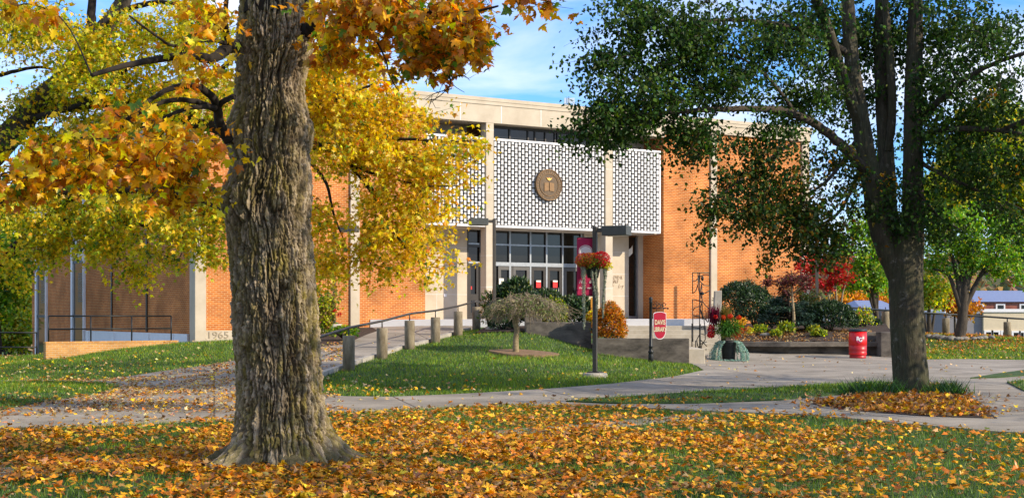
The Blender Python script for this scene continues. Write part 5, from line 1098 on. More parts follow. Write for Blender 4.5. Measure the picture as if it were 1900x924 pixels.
# ---- dark green tree on the right
yr = 28.7; b_ = (PX(1690, yr), yr)
dt = thing('pear_tree', 'dark green tree on the right with a forked grey trunk in a leaf bed', 'tree', (b_[0], b_[1], G1(*b_)))
t3 = Tree()
def barktube(pts, rad, nt=72, sub=26, amp=.02, seed=3, flare=0):
    o, r = smooth(pts, rad, sub); o = np.array(o); r = np.array(r); n = len(o); th_ = np.linspace(0, 2 * math.pi, nt, endpoint=False); TH_, I_ = np.meshgrid(th_, np.arange(n)); zz = o[:, 2][I_]
    pr = max(6, int(2 * math.pi * rad[0] / .05)); u_ = TH_ / (2 * math.pi) * pr + (fbm(np.cos(TH_) * 1.5, np.sin(TH_) * 1.5, zz * 1.2, seed) - .5) * 2.5
    dsp = amp * (-np.clip(1 - np.abs(2 * vnoise(u_, zz * 2.2, seed=seed) - 1) - .55, 0, 1) * 1.6 + .8 * (fbm(u_ * 1.4, zz * 9, seed=seed + 1) - .5)) + .06 * r[I_] * (fbm(np.cos(TH_) * 1.5 + 3, np.sin(TH_) * 1.5, zz * .9, seed + 5) - .5)
    rr = r[I_] + dsp
    if flare: rr = rr * (1 + flare * np.clip((.5 - (zz - o[0, 2])) / .5, 0, 1) ** 2 * (1 + .35 * np.sin(TH_ * 5)))
    V_ = np.stack([o[:, 0][I_] + rr * np.cos(TH_), o[:, 1][I_] + rr * np.sin(TH_), zz], -1).reshape(-1, 3)
    i2 = np.arange(n * nt).reshape(n, nt); j2 = np.roll(i2, -1, 1); Q_ = np.stack([i2[:-1], j2[:-1], j2[1:], i2[1:]], -1).reshape(-1, 4)
    return V_, Q_, o, r
VV = []; QQ = []; off = 0
def addbark(pts, rad, **k):
    global off
    V_, Q_, o, r = barktube([P(*p) for p in pts], rad, **k); VV.append(V_); QQ.append(Q_ + off); off += len(V_)
    for p_, r_ in list(zip(o, r))[::4]: t3.node(p_, r_)
addbark([(1692, 742, yr), (1690, 700, yr), (1684, 620, yr), (1681, 540, yr), (1679, 470, yr), (1676, 440, yr)], [.37, .36, .345, .345, .36, .33], flare=.18)
addbark([(1668, 520, yr), (1648, 470, yr), (1632, 420, yr), (1618, 340, yr), (1604, 270, yr), (1592, 190, yr), (1580, 110, yr), (1573, 0, yr), (1568, -140, yr - .2), (1560, -300, yr)], [.22, .235, .23, .215, .20, .175, .15, .135, .10, .04], seed=9)
addbark([(1600, 240, yr), (1572, 170, yr - .2), (1552, 110, yr - .4), (1534, 50, yr - .6), (1515, 0, yr - .8), (1490, -90, yr - 1)], [.13, .135, .13, .125, .11, .05], nt=48, seed=12)
addbark([(1690, 520, yr), (1693, 460, yr), (1694, 380, yr), (1694, 280, yr), (1695, 160, yr + .2), (1698, 60, yr + .3), (1700, -40, yr + .3), (1715, -220, yr + .3)], [.22, .235, .225, .20, .18, .16, .13, .05], seed=15)
addbark([(1668, 470, yr + .25), (1652, 400, yr + .4), (1646, 320, yr + .5), (1640, 220, yr + .6), (1636, 120, yr + .7), (1636, 0, yr + .8), (1640, -150, yr + .9)], [.16, .17, .17, .165, .16, .14, .06], seed=18)
addbark([(1648, 280, yr + .4), (1655, 220, yr + .3), (1652, 120, yr + .3), (1645, 40, yr + .3), (1640, -60, yr + .2)], [.08, .09, .09, .08, .04], nt=36, seed=21)
Vt = np.vstack(VV); part('trunk', np_mesh('trunk', Vt - np.array(dt.location), np.vstack(QQ), smooth=True), M['pear_bark'], dt)
t3.limbpx([(1606, 315, yr), (1590, 300, yr - .2), (1565, 272, yr - .4), (1520, 235, yr - .7), (1480, 215, yr - 1), (1440, 204, yr - 1.2), (1380, 202, yr - 1.5), (1300, 205, yr - 1.9), (1200, 213, yr - 2.3), (1120, 222, yr - 2.6), (1085, 232, yr - 2.7)], .12, .018, sides=10)
t3.limbpx([(1705, 262, yr), (1735, 245, yr - .4), (1780, 239, yr - .9), (1860, 243, yr - 1.5), (1960, 262, yr - 2)], .09, .03, sides=9)
t3.limbpx([(1700, 240, yr), (1730, 200, yr - .4), (1775, 158, yr - .9), (1840, 120, yr - 1.4), (1930, 90, yr - 2)], .09, .03, sides=9)
t3.limbpx([(1575, 100, yr), (1500, 60, yr - .6), (1400, 40, yr - 1.2), (1300, 40, yr - 1.7), (1220, 60, yr - 2)], .07, .015)
t3.limbpx([(1540, 70, yr - .5), (1500, 35, yr - .3), (1430, 30, yr + .4)], .05, .015)
t3.limbpx([(1480, 215, yr - 1), (1420, 140, yr - 1.3), (1350, 100, yr - 1.6), (1260, 110, yr - 2)], .04, .01)
t3.limbpx([(1590, 260, yr + .2), (1540, 330, yr - .2), (1480, 370, yr - .6), (1400, 400, yr - 1)], .05, .01); t3.limbpx([(1600, 300, yr + .2), (1560, 390, yr), (1500, 430, yr - .3), (1450, 470, yr - .5)], .045, .01)
t3.limbpx([(1480, 260, yr - .9), (1420, 300, yr - 1.2), (1360, 345, yr - 1.5), (1320, 380, yr - 1.7)], .035, .008); t3.limbpx([(1330, 205, yr - 1.8), (1290, 260, yr - 2), (1270, 300, yr - 2)], .02, .006)
t3.limbpx([(1705, 300, yr - .2), (1760, 330, yr - .6), (1830, 360, yr - 1), (1900, 390, yr - 1.4)], .05, .012); t3.limbpx([(1700, 350, yr - .2), (1740, 400, yr - .4), (1790, 430, yr - .6)], .035, .01)
GD = (((.022, .062, .012), (.042, .092, .011), (.075, .135, .012), (.028, .062, .010)), (4, 4, 2.5, 3)); GM = ((GRD, (.06, .10, .014), (.15, .11, .012), (.045, .10, .014), (.25, .12, .01)), (3, 3, 2, 3, .8))
KR = dict(spread=.30, nl=60, tm=TO, size=.098, pal=GD, rtw=.006, maxd=3, jit=.25, curl=.35)
t3.blobs([(1115, 98, yr - 2.4, 22, 10, .3, 2), (1150, 60, yr - 2.3, 50, 40, .8, 9), (1180, 110, yr - 2.3, 55, 50, .9, 16), (1110, 112, yr - 2.5, 40, 18, .5, 6), (1140, 165, yr - 2.5, 50, 30, .6, 10), (1100, 200, yr - 2.7, 32, 22, .5, 7), (1105, 240, yr - 2.7, 38, 34, .6, 14), (1150, 230, yr - 2.5, 55, 42, .8, 18), (1220, 200, yr - 2.2, 75, 55, 1, 30), (1240, 110, yr - 2, 75, 60, 1.1, 30), (1230, 40, yr - 2, 80, 45, 1.1, 24), (1330, 60, yr - 1.6, 90, 60, 1.3, 36), (1340, 160, yr - 1.6, 85, 55, 1.2, 34), (1300, 250, yr - 1.8, 75, 28, .9, 20), (1430, 90, yr - 1, 90, 75, 1.5, 40), (1430, 250, yr - 1.1, 80, 38, 1, 15), (1500, 170, yr - .6, 70, 75, 1.4, 28), (1200, 10, yr - 2, 70, 20, .8, 10), (1130, 8, yr - 2.2, 25, 10, .4, 2)], **KR)
KR['pal'] = GM
t3.blobs([(1390, 320, yr - 1.2, 70, 45, 1, 22), (1330, 370, yr - 1.6, 28, 42, .5, 8), (1400, 390, yr - 1.1, 65, 40, .9, 22), (1470, 340, yr - .8, 55, 55, 1, 18), (1470, 420, yr - .7, 60, 40, .9, 22), (1530, 400, yr - .4, 55, 60, 1, 22), (1520, 460, yr - .4, 60, 24, .8, 13), (1424, 478, yr - .9, 12, 8, .2, 2), (1320, 430, yr - 1.6, 18, 16, .2, 2), (1265, 285, yr - 2, 40, 14, .4, 4), (1570, 330, yr, 40, 60, 1, 10), (1545, 290, yr - .2, 35, 35, .8, 6)], **KR)
KR['pal'] = GD
t3.blobs([(1600, 60, yr + .8, 95, 80, 1.0, 48), (1480, 40, yr - .5, 70, 60, 1.2, 26), (1560, 150, yr + .9, 60, 60, .8, 20), (1680, 30, yr + 1.1, 60, 60, .6, 16), (1720, 60, yr + .6, 90, 80, 1.2, 40), (1830, 60, yr - 1, 100, 75, 1.6, 44), (1760, 170, yr - .4, 70, 70, 1.2, 30), (1850, 190, yr - 1.3, 80, 70, 1.5, 36), (1760, 260, yr - .6, 70, 50, 1, 20), (1860, 300, yr - 1.4, 70, 50, 1.2, 22), (1790, 340, yr - .8, 60, 40, .9, 13), (1740, 400, yr - .3, 45, 40, .8, 12), (1870, 390, yr - 1.4, 50, 28, .8, 7), (1660, 390, yr - .4, 45, 50, .25, 10), (1690, 330, yr - .35, 45, 30, .25, 5), (1620, 200, yr + 1.2, 60, 120, .6, 16), (1660, 300, yr + 1.2, 40, 80, .6, 9), (1890, 440, yr - 1.5, 22, 14, .4, 2), (1745, 440, yr - .4, 25, 18, .4, 3)], **KR)
cs = np.vstack([cloud(P(1600, -330, yr), (5.5, 5, 3.4), 120), cloud((13.6, 24.0, 5.6), (2.6, 4.2, 3.4), 110), cloud((13.5, 20.0, 5.0), (2.6, 2.6, 2.6), 60), cloud((15, 29, 6), (3, 3.5, 3.5), 60)])  # upper crown, plus unseen lobes on the right added to cast shade
t3.limb([P(1860, 243, yr - 1.5), np.array((12, 25.5, 6.2)), np.array((13.5, 22.5, 6.4)), np.array((14, 19, 5.8))], [.06, .06, .05, .02]);  # limb out to the added unseen lobes
pxc = 950 + cs[:, 0] / cs[:, 1] * F; pyc = HOR - (cs[:, 2] - CAMH) / cs[:, 1] * F; cs = cs[(pxc > 1990) | (pyc < -110)]
t3.cluster_points(cs, .45, 34, TO, .17, GD, maxd=6, rtw=.012)
t3.blobs([(1640, 330, yr - .3, 30, 20, .3, 1), (1840, 180, yr - 2, 40, 20, .4, 1), (1880, 320, yr - 1.8, 30, 20, .4, 1)], .3, 26, TO, .1, ((GOLD, ORA), (2, 1)), rtw=.005)
t3.finish(dt, M['bark'], M['leafdark'])

# ------------------------------------------------------------------ shrubs and small trees
def shrub(name, label, cat, c, r, n, tm, size, cols, wts, m='needle', group=None, shell=.78, rough=.2, core=True, dsc=2.4, corecol='mulch'):
    t = thing(name, label, cat, c, 0, group); sd = int(RNG.integers(1, 999)); d = rdir(n); d[:, 2] = np.where(d[:, 2] < -.35, -d[:, 2], d[:, 2])
    nz_ = fbm(d[:, 0] * dsc + sd, d[:, 1] * dsc + 9, d[:, 2] * dsc + 4, seed=sd); rr = (shell + (1 - shell) * RNG.uniform(size=n)) * (1 - rough + 2 * rough * nz_)
    pos = d * np.array(r) * rr[:, None] + np.array((0, 0, r[2] * .62)); pos[:, 2] = np.maximum(pos[:, 2], .0)
    nr = rdir(n) + d * .5; tp_ = d + rdir(n) * .7 + np.array((0, 0, .4))
    V, T, C = leaves(tm, pos, RNG.uniform(.6, 1.25, n) * size, nr, tp_, palette(n, cols, wts, .22), .3)
    part('foliage', np_mesh('foliage', V, T, C), M[m], t)
    st_ = MB()
    if core:
        for k in range(16):
            dd = rdir(1)[0]; dd[2] = abs(dd[2]) + .2; st_.tube([(0, 0, -.05), dd * np.array(r) * .45 + np.array((0, 0, r[2] * .3)), dd * np.array(r) * .85 + np.array((0, 0, r[2] * .6))], [.02, .014, .006], 5)
    part('stems', st_, M['twig'], t) if core else None
    return t
YEW = ((.018, .05, .012), (.03, .075, .015), (.012, .035, .01), (.05, .09, .02))
def gz(px, py, Y): return P(px, py, Y)
def atbed(px, Y): x_ = PX(px, Y); return (x_, Y, bedz(x_, Y))
sh = [('tall dark rounded evergreen shrub right behind the flower pot', 1372, 53.8, (1.0, .9, 1.15), 5200), ('dark evergreen shrub under the blue green spruce', 1450, 53.0, (.75, .7, .72), 3400), ('wide round clipped dark shrub left of the litter bin', 1541, 52.2, (.98, .8, .72), 5200), ('dark shrub between the spruce and the round clipped shrub', 1497, 53.4, (.6, .6, .62), 2600), ('tall dark evergreen shrub behind, against the orange brick', 1400, 55.6, (.8, .7, 1.0), 3200)]
for l_, px, Y, r_, n_ in sh: shrub('evergreen_shrub', l_, 'shrub', atbed(px, Y), r_, n_, TN, .13, YEW, (3, 3, 3, 1.5), group='dark evergreen shrubs in the bed')
# blue spruce like shrub: tiered boughs
c = atbed(1462, 52.0); sp_t = thing('spruce_shrub', 'low spreading blue green spruce with layered boughs in the bed', 'shrub', c); ps = []; sb_ = MB(); sb_.tube([(0, 0, 0), (.05, 0, .8), (.02, 0, 1.5)], [.06, .05, .02], 7)
for k in range(44):
    a = RNG.uniform(0, 6.28); h = RNG.uniform(.25, 1.45); ln_ = (1.6 - h) * .62 + .25; e = np.array((math.cos(a) * ln_, math.sin(a) * ln_, h + RNG.uniform(-.08, .12))); sb_.tube([(0, 0, h), e * np.array((.6, .6, 1)) + np.array((0, 0, .06)), e], [.018, .012, .004], 4)
    n_ = 130; t_ = RNG.uniform(.35, 1.05, (n_, 1)); p_ = np.array((0, 0, h)) * (1 - t_) + e * t_ + RNG.normal(0, .07, (n_, 3)) * np.array((1, 1, .5)); ps.append(leaves(TN, p_, RNG.uniform(.08, .15, n_), rdir(n_) * .6 + np.array((0, 0, 1)), rdir(n_) * .7 + np.array((math.cos(a), math.sin(a), -.1)), palette(n_, ((.05, .10, .065), (.09, .14, .10), (.03, .07, .04)), (3, 2, 2), .2), .3))
V, T, C = join(ps); part('foliage', np_mesh('spruce', V, T, C), M['needle'], sp_t); part('stems', sb_, M['twig'], sp_t)
# lime green perennials
pl_l = ['lime green leafy perennial left of the thin dogwood trunk', 'small lime perennial at the edge of the bench wall', 'low pale green perennial in front of the round shrub', 'yellow green tuft in the middle of the mulch bed', 'small green tuft near the flower pot end of the bed']
for l_, px, Y, rr_ in zip(pl_l, (1459, 1440, 1519, 1509, 1412), (51.2, 50.6, 50.3, 51.4, 51.4), (.38, .2, .3, .26, .28)):
    shrub('perennial_plant', l_, 'plant', atbed(px, Y), (rr_, rr_ * .8, rr_ * .75), 380, TO, .10, (YGR, (.20, .27, .03), GRN), (2, 3, 1), 'leaf', 'green perennials in the bed', .3, .2, False)
o = part('bed_stone', MB().ell(np.array(atbed(1421, 50.7)) + np.array((0, 0, .05)), (.24, .15, .08), 14, 8, .3, 4), M['rock']); tag(o, 'flat pale stone lying on the dark mulch', 'stone')
# small trees in the bed
def smalltree(name, label, base, stems, blobs_, nl, tm, size, pal, bark, leafm='leaf', spread=.16, rtw=.006, orient='flat', group=None):
    t = thing(name, label, 'tree', base, 0, group); T_ = Tree(); tk_ = MB()
    for pts, r0, r1 in stems:
        w_ = [np.array(p) for p in pts]; T_.limb(w_, list(np.linspace(r0, r1, len(w_))), 8, .02, mb=tk_)
    part('trunk', tk_, bark, t, world=True)
    for cen, rad, n_ in blobs_: T_.cluster_points(cloud(cen, rad, n_), spread, nl, tm, size, pal, rtw=rtw, orient=orient, maxd=4)
    T_.finish(t, M['twig'], M[leafm]); return t
Yd = 51.4; b_ = atbed(1472, Yd)
smalltree('dogwood_tree', 'small purple leaved dogwood with flat layered crown over the shrub bed', b_, [([b_, P(1473, 590, Yd), P(1470, 550, Yd), P(1468, 525, Yd), P(1470, 508, Yd)], .07, .02), ([P(1470, 548, Yd), P(1450, 530, Yd), P(1425, 526, Yd)], .03, .01), ([P(1471, 545, Yd), P(1490, 530, Yd - .2), P(1498, 522, Yd - .3)], .03, .01)],
          [(P(1436, 524, Yd), (.55, .5, .12), 16), (P(1470, 513, Yd), (.5, .5, .2), 20), (P(1490, 522, Yd), (.4, .5, .22), 14), (P(1455, 540, Yd), (.4, .4, .1), 8)], 36, TO, .10, (((.13, .035, .04), (.20, .06, .05), (.10, .05, .03), (.18, .12, .03)), (4, 3, 2, 1)), M['pale_bark'])
smalltree('dogwood_tree', 'green lower boughs of a small tree right of the thin dogwood trunk', atbed(1500, 53.6), [([atbed(1500, 53.6), P(1499, 575, 53.6), P(1495, 548, 53.6)], .05, .015)], [(P(1495, 548, 53.5), (.6, .4, .25), 20), (P(1500, 562, 53.4), (.5, .4, .2), 12)], 30, TO, .10, (((.07, .08, .02), (.05, .09, .02), (.13, .09, .02)), (2, 2, 1)), M['twig'])
Yq = 58.5; bq = np.array((PX(1545, Yq), Yq, G1(PX(1545, Yq), Yq)))
smalltree('red_maple_tree', 'small multi stemmed tree with bright red leaves beside the end of the library', tuple(bq), [([bq, P(1540, 560, Yq), P(1530, 530, Yq), P(1522, 505, Yq)], .055, .02), ([bq + np.array((.15, 0, 0)), P(1552, 555, Yq), P(1549, 520, Yq), P(1545, 480, Yq)], .06, .02), ([bq + np.array((.3, 0, 0)), P(1562, 555, Yq), P(1569, 525, Yq), P(1574, 505, Yq)], .05, .02), ([bq - np.array((.2, 0, 0)), P(1528, 560, Yq), P(1505, 520, Yq), P(1490, 500, Yq)], .05, .02)],
          [(P(1495, 500, Yq), (.55, .6, .55), 26), (P(1530, 490, Yq), (.6, .6, .45), 26), (P(1555, 500, Yq), (.5, .5, .6), 24), (P(1530, 525, Yq), (.6, .6, .3), 18), (P(1566, 520, Yq), (.35, .4, .2), 10), (P(1500, 530, Yq), (.4, .5, .3), 8)], 30, TO, .12, (((.58, .02, .03), (.42, .04, .02), (.5, .12, .03), (.3, .06, .02), (.66, .04, .06)), (4, 3, 2, 2, 2)), M['pale_bark'], spread=.18)
# rose by the bin
shrub('rose_bush', 'sparse rose bush with a few pink blooms behind the litter bin', 'shrub', tuple(P(1602, 612, 56)), (.5, .5, .62), 500, TO, .09, (YGR, GRN, (.5, .02, .08)), (3, 3, .5), 'leaf', None, .3, .3)
shrub('evergreen_shrub', 'tiny dark spreading shrub right of the rose bush on the lawn', 'shrub', tuple(P(1617, 606, 58)), (.4, .4, .2), 500, TN, .12, YEW, (3, 3, 3, 1), group='dark evergreen shrubs in the bed')
# hedge behind the wall, orange bush
hl = [('evergreen hedge shrub left, tallest behind the weeping tree crown', 955, 49.0, (.85, .7, 1.15), 4200, 1.0), ('feathery evergreen shrub in the middle of the hedge above the concrete wall', 1012, 47.6, (.75, .7, .80), 3600, 1.15), ('evergreen shrub at the lamp post end of the hedge', 1068, 47.4, (.75, .7, .80), 3600, .95)]
for l_, px, Y, r_, n_, z_ in hl: shrub('evergreen_shrub', l_, 'shrub', (PX(px, Y), Y, z_), r_, n_, TN, .16, YEW + ((.20, .20, .02),), (3, 4, 2, 2, .8), group='evergreen hedge shrubs above the wall')
shrub('yellow_shrub', 'yellow green tipped shrub between the hedge and the banner', 'shrub', (PX(1028, 46.6), 46.6, 1.2), (.45, .35, .62), 1100, TO, .09, (YGR, (.25, .25, .02), GRN, YEW[1]), (2, 2, 2, 2), 'leaf')
shrub('orange_shrub', 'rounded orange autumn bush with a green base between the two concrete walls', 'shrub', (PX(1132, 44.8), 44.8, .62), (.54, .5, .86), 4600, TO, .075, ((.56, .20, .012), (.62, .28, .015), (.45, .14, .01), (.09, .12, .015)), (4, 3, 2, 1.6), 'leaf', shell=.62, rough=.34, dsc=3.4)
shrub('yellow_shrub', 'small golden bush just left of the lamp post above the concrete wall', 'shrub', (PX(1100, 46.6), 46.6, 1.05), (.30, .3, .42), 900, TO, .075, ((.6, .33, .015), YGR, (.5, .2, .01)), (3, 2, 1), 'leaf')
# orange stake
o = part('marker_stake', MB().box(PX(1096, 47), PX(1100, 47), 46.95, 47.05, 1.0, PZ(552, 47)), mat('orange_board', (.6, .26, .03), .7)); tag(o, 'thin orange board standing in the hedge below the banner', 'marker')
# tall rose / grass bush beside the maple trunk
bg_ = P(606, 618, 46); t = thing('rose_bush', 'tall straggly yellow green bush with red blooms beside the maple trunk by the ramp', 'shrub', tuple(bg_)); sb_ = MB(); ps = []
for k in range(40):
    a = RNG.uniform(0, 6.28); e = np.array((math.cos(a) * RNG.uniform(.2, .62), math.sin(a) * .5, RNG.uniform(.7, 1.7))); sb_.tube([(0, 0, -.1), e * .5 + np.array((0, 0, .15)), e], [.012, .009, .004], 4); n_ = 60; t_ = RNG.uniform(.15, 1.05, (n_, 1)); ps.append(leaves(TO, e * t_ + RNG.normal(0, .08, (n_, 3)), RNG.uniform(.06, .12, n_), rdir(n_), rdir(n_) + np.array((0, 0, -.2)), palette(n_, (YGR, GRN, (.28, .2, .03), TAN), (3, 3, 2, 2), .2), .3))
ps.append(foliage_ball(40, (.45, -.2, .62), (.06, .06, .05), TO, .06, (RED,), (1,))); ps.append(foliage_ball(30, (.3, -.3, .75), (.05, .05, .05), TO, .06, (RED,), (1,)))
V, T, C = join(ps); part('foliage', np_mesh('bush', V, T, C), M['leaf'], t); part('stems', sb_, M['twig'], t)
shrub('evergreen_shrub', 'low green plant beside the bottom of the straggly bush', 'shrub', tuple(P(636, 625, 44.5)), (.5, .3, .2), 500, TO, .1, (GRN, GR1, YGR), (2, 2, 1), 'leaf')
shrub('evergreen_shrub', 'low dark plant at the foot of the lamp post behind the weeping tree', 'shrub', tuple(P(933, 612, 47.2)), (.45, .4, .22), 700, TN, .12, YEW, (3, 3, 2, 1))
shrub('wispy_shrub', 'wispy narrow leaved plant at the top of the ramp left of the lamp post', 'shrub', tuple(P(908, 612, 49.2)), (.32, .3, .85), 420, TN, .16, (GRN, TAN, (.12, .14, .05)), (2, 2, 2), 'leaf', None, .3, .3)
# weeping tree on the lawn
Yw = 41.0; bw_ = P(957, 654, Yw); wt = thing('weeping_tree', 'small umbrella shaped weeping tree with grey tangled twigs on the green lawn', 'tree', tuple(bw_)); tk = MB(); tw = MB(); lv = []
o_, r_ = smooth([P(957, 656, Yw), P(957, 630, Yw), P(959, 612, Yw), P(956, 598, Yw), P(960, 585, Yw)], [.10, .085, .08, .085, .07]); tk.tube(o_, r_, 14)
for pts in ([(958, 597), (945, 583), (925, 580), (908, 590)], [(959, 590), (968, 574), (985, 572), (1000, 578)], [(959, 590), (958, 570), (950, 560), (935, 562)], [(960, 586), (972, 566), (980, 560)], [(960, 586), (990, 576), (1015, 574), (1030, 582)], [(958, 592), (930, 572), (918, 575)]):
    d_ = RNG.uniform(-.5, .5); w_ = [P(a, b, Yw + d_ * i / 2) for i, (a, b) in enumerate(pts)]; o_, r_ = smooth(w_, list(np.linspace(.055, .015, len(w_)))); tk.tube(o_, r_, 7)
part('trunk', tk, M['pale_bark'], wt, world=True)
c0 = P(972, 575, Yw)
for k in range(620):
    a = RNG.uniform(0, 6.28); rr = math.sqrt(RNG.uniform(0.02, 1)) * (1 + .22 * math.sin(a * 3 + 1) + .15 * math.sin(a * 7)); dx, dy = math.cos(a) * rr * 1.12, math.sin(a) * rr * .95; top = .34 * (1 - min(rr, 1) ** 2) + .10 + .08 * math.sin(a * 5 + rr * 6)
    p0 = c0 + np.array((dx * .55, dy * .55, top * RNG.uniform(.4, 1.1))); p1 = c0 + np.array((dx * .9 + RNG.normal(0, .06), dy * .9, top * .75 + RNG.normal(0, .09))); p2 = c0 + np.array((dx * 1.12 + RNG.normal(0, .10), dy * 1.1, -RNG.uniform(-.05, .34) * (.4 + rr)))
    tw.tube([p0, p1, p2], [.010, .007, .004], 3, False)
    for q_ in range(2):
        e = p1 + (p2 - p1) * RNG.uniform(.2, .8); tw.tube([e, e + RNG.normal(0, .07, 3) + np.array((0, 0, -.08))], [.005, .003], 3, False)
part('twigs', tw, mat('grey_twigs', (.24, .19, .13), .9, var=.35, scale=4), wt, world=True)
n_ = 3000; a = RNG.uniform(0, 6.28, n_); rr = np.sqrt(RNG.uniform(0, 1, n_)); p_ = c0 + np.stack([np.cos(a) * rr * 1.18, np.sin(a) * rr * 1.05, .40 * (1 - rr ** 2) - RNG.uniform(-.06, .26, n_)], 1)
V, T, C = leaves(TN, p_ - bw_, RNG.uniform(.05, .11, n_), rdir(n_), rdir(n_) + np.array((0, 0, -.8)), palette(n_, ((.22, .23, .08), (.15, .20, .05), (.34, .30, .15)), (2, 3, 1.5), .2), .3); part('crown', np_mesh('wleaf', V, T, C), M['leaf'], wt)
# narrow ground collar stones under right locust tree
Yc = 61.5; rl_ = ['flat grey stone in the stone ring round the locust tree', 'pale rounded stone in the stone ring round the locust tree']
for k in range(15):
    px = 1728 + k * 7.6 + RNG.normal(0, 2); Y = Yc - 1.6 + 1.0 * (abs(k - 7) / 7) ** 2; r_ = RNG.uniform(.13, .27)
    o = part('ring_stone', MB().ell((0, 0, 0), (r_, .16, r_ * .55), 12, 8, .35, int(k + 3)), M['rock']); x_ = PX(px, Y); o.location = (x_, Y, G1(x_, Y) + .07)
    tag(o, 'field stone in the low ring round the locust tree, ' + ['left end', 'second from left', 'third from left', 'fourth from left', 'fifth from left', 'sixth from left', 'just left of centre', 'in the middle', 'just right of centre', 'sixth from right', 'fifth from right', 'fourth from right', 'third from right', 'second from right', 'right end'][k], 'stone', 'stones round the locust tree')

# ------------------------------------------------------------------ background trees
def bgtree(label, px, Y, crown, base_py=None, pal=G2, tr=.22, nl=60, size=.2, n=90, name='background_tree', bark=None, fork=True, leafm='leaf', group='trees behind the library lawn', spread=.45):
    x_ = PX(px, Y); z0 = PZ(base_py, Y) if base_py else G1(x_, Y); t = thing(name, label, 'tree', (x_, Y, z0), 0, group); T_ = Tree(); tk_ = MB(); b = np.array((x_, Y, z0 - .1))
    cmin = min(c[1] + c[3] for c in crown); cx_ = np.mean([c[0] for c in crown]); top = P(cx_, np.mean([c[1] for c in crown]), Y); fk = b * .45 + top * .55
    T_.limb([b, b * .6 + fk * .4 + np.array((.05, 0, 0)), fk, top], [tr * 1.15, tr, tr * .8, tr * .3], 12, .03, mb=tk_)
    for c in crown:
        e = P(c[0], c[1], Y); T_.limb([b * .45 + fk * .55, fk * .5 + e * .5 + np.array((0, 0, .2)), e], [tr * .6, tr * .35, tr * .1], 8, .03, mb=tk_)
    part('trunk', tk_, bark or M['bark'], t, world=True); k = Y / F
    area = sum(c[2] * c[3] for c in crown)
    for c in crown: T_.cluster_points(cloud(P(c[0], c[1], Y), (c[2] * k, max(c[2], c[3]) * k * .8, c[3] * k), max(3, int(n * c[2] * c[3] / area))), spread, nl, TO, size, pal, rtw=.012, maxd=8, sprig=2, droop=.1)
    T_.finish(t, M['twig'], M[leafm]); return t
LG = (((.17, .36, .025), (.28, .44, .03), (.11, .26, .02), (.5, .46, .03)), (4, 3, 3, 1.2)); LY = (((.48, .48, .03), (.28, .42, .025), (.7, .5, .03), (.15, .28, .02)), (3, 3, 2, 2)); OO = (((.62, .27, .015), (.55, .18, .012), (.6, .36, .03)), (3, 2, 2))
bgtree('green locust tree with forked trunk standing in the stone ring on the right lawn', 1779, Yc, [(1750, 450, 55, 35), (1820, 460, 70, 40), (1790, 410, 70, 40), (1880, 450, 50, 45), (1730, 500, 35, 18), (1850, 500, 50, 22), (1775, 480, 60, 22)], 627, LG, .23, 70, .15, 150, 'locust_tree', M['bark'], spread=.35)
bgtree('yellow green tree filling the sky behind the locust on the right edge', 1992, 88, [(1830, 300, 90, 70), (1900, 380, 60, 80), (1760, 360, 60, 60), (1850, 230, 70, 50)], None, LY, .2, 70, .34, 340, spread=.7)
bgtree('mid green tree showing left of the dark forked trunk', 1634, 78, [(1600, 480, 42, 50), (1640, 450, 50, 50), (1590, 525, 26, 16), (1640, 520, 30, 20), (1620, 410, 45, 35), (1575, 450, 25, 30)], None, LG, .14, 60, .2, 120, spread=.45)
bgtree('yellow and green tree low behind the locust trunk on the right', 1725, 92, [(1725, 530, 40, 38), (1700, 545, 20, 30), (1745, 560, 18, 12)], None, LY, .2, 50, .25, 60, spread=.5)
bgtree('orange tree glowing just left of the locust trunk', 1768, 96, [(1766, 555, 16, 22), (1800, 570, 22, 14)], None, OO, .18, 50, .24, 40, spread=.45)
for k, (px, py, rx, ry, l_) in enumerate(((1578, 555, 16, 16, 'small golden orange tree far off right of the red tree'), (1605, 556, 18, 12, 'wide golden tree far off above the blue roof'), (1626, 550, 16, 14, 'orange tree far off touching the dark forked trunk'))):
    bgtree(l_, px, 150 + k * 6, [(px, py, rx, ry), (px + 6, py + 5, rx * .8, ry * .6)], None, OO, .2, 40, .45, 34, 'distant_tree', group='far golden trees in the valley', spread=.8)
for k, (px, py, rx, ry, Y, pal_, l_) in enumerate(((-10, 500, 40, 70, 58, LG, 'green tree at the left edge behind the cut off railing'), (40, 560, 26, 60, 82, LY, 'yellow green tree between the left edge and the library wall'), (15, 610, 36, 34, 75, LY, 'low yellow green tree behind the left railing'), (20, 420, 50, 60, 95, LY, 'tall yellow green tree far behind the library side wall'))):
    bgtree(l_, px, Y, [(px, py, rx, ry), (px - 10, py - ry * .5, rx * .8, ry * .6)], None, pal_, .25, 60, .24, 100, spread=.6)
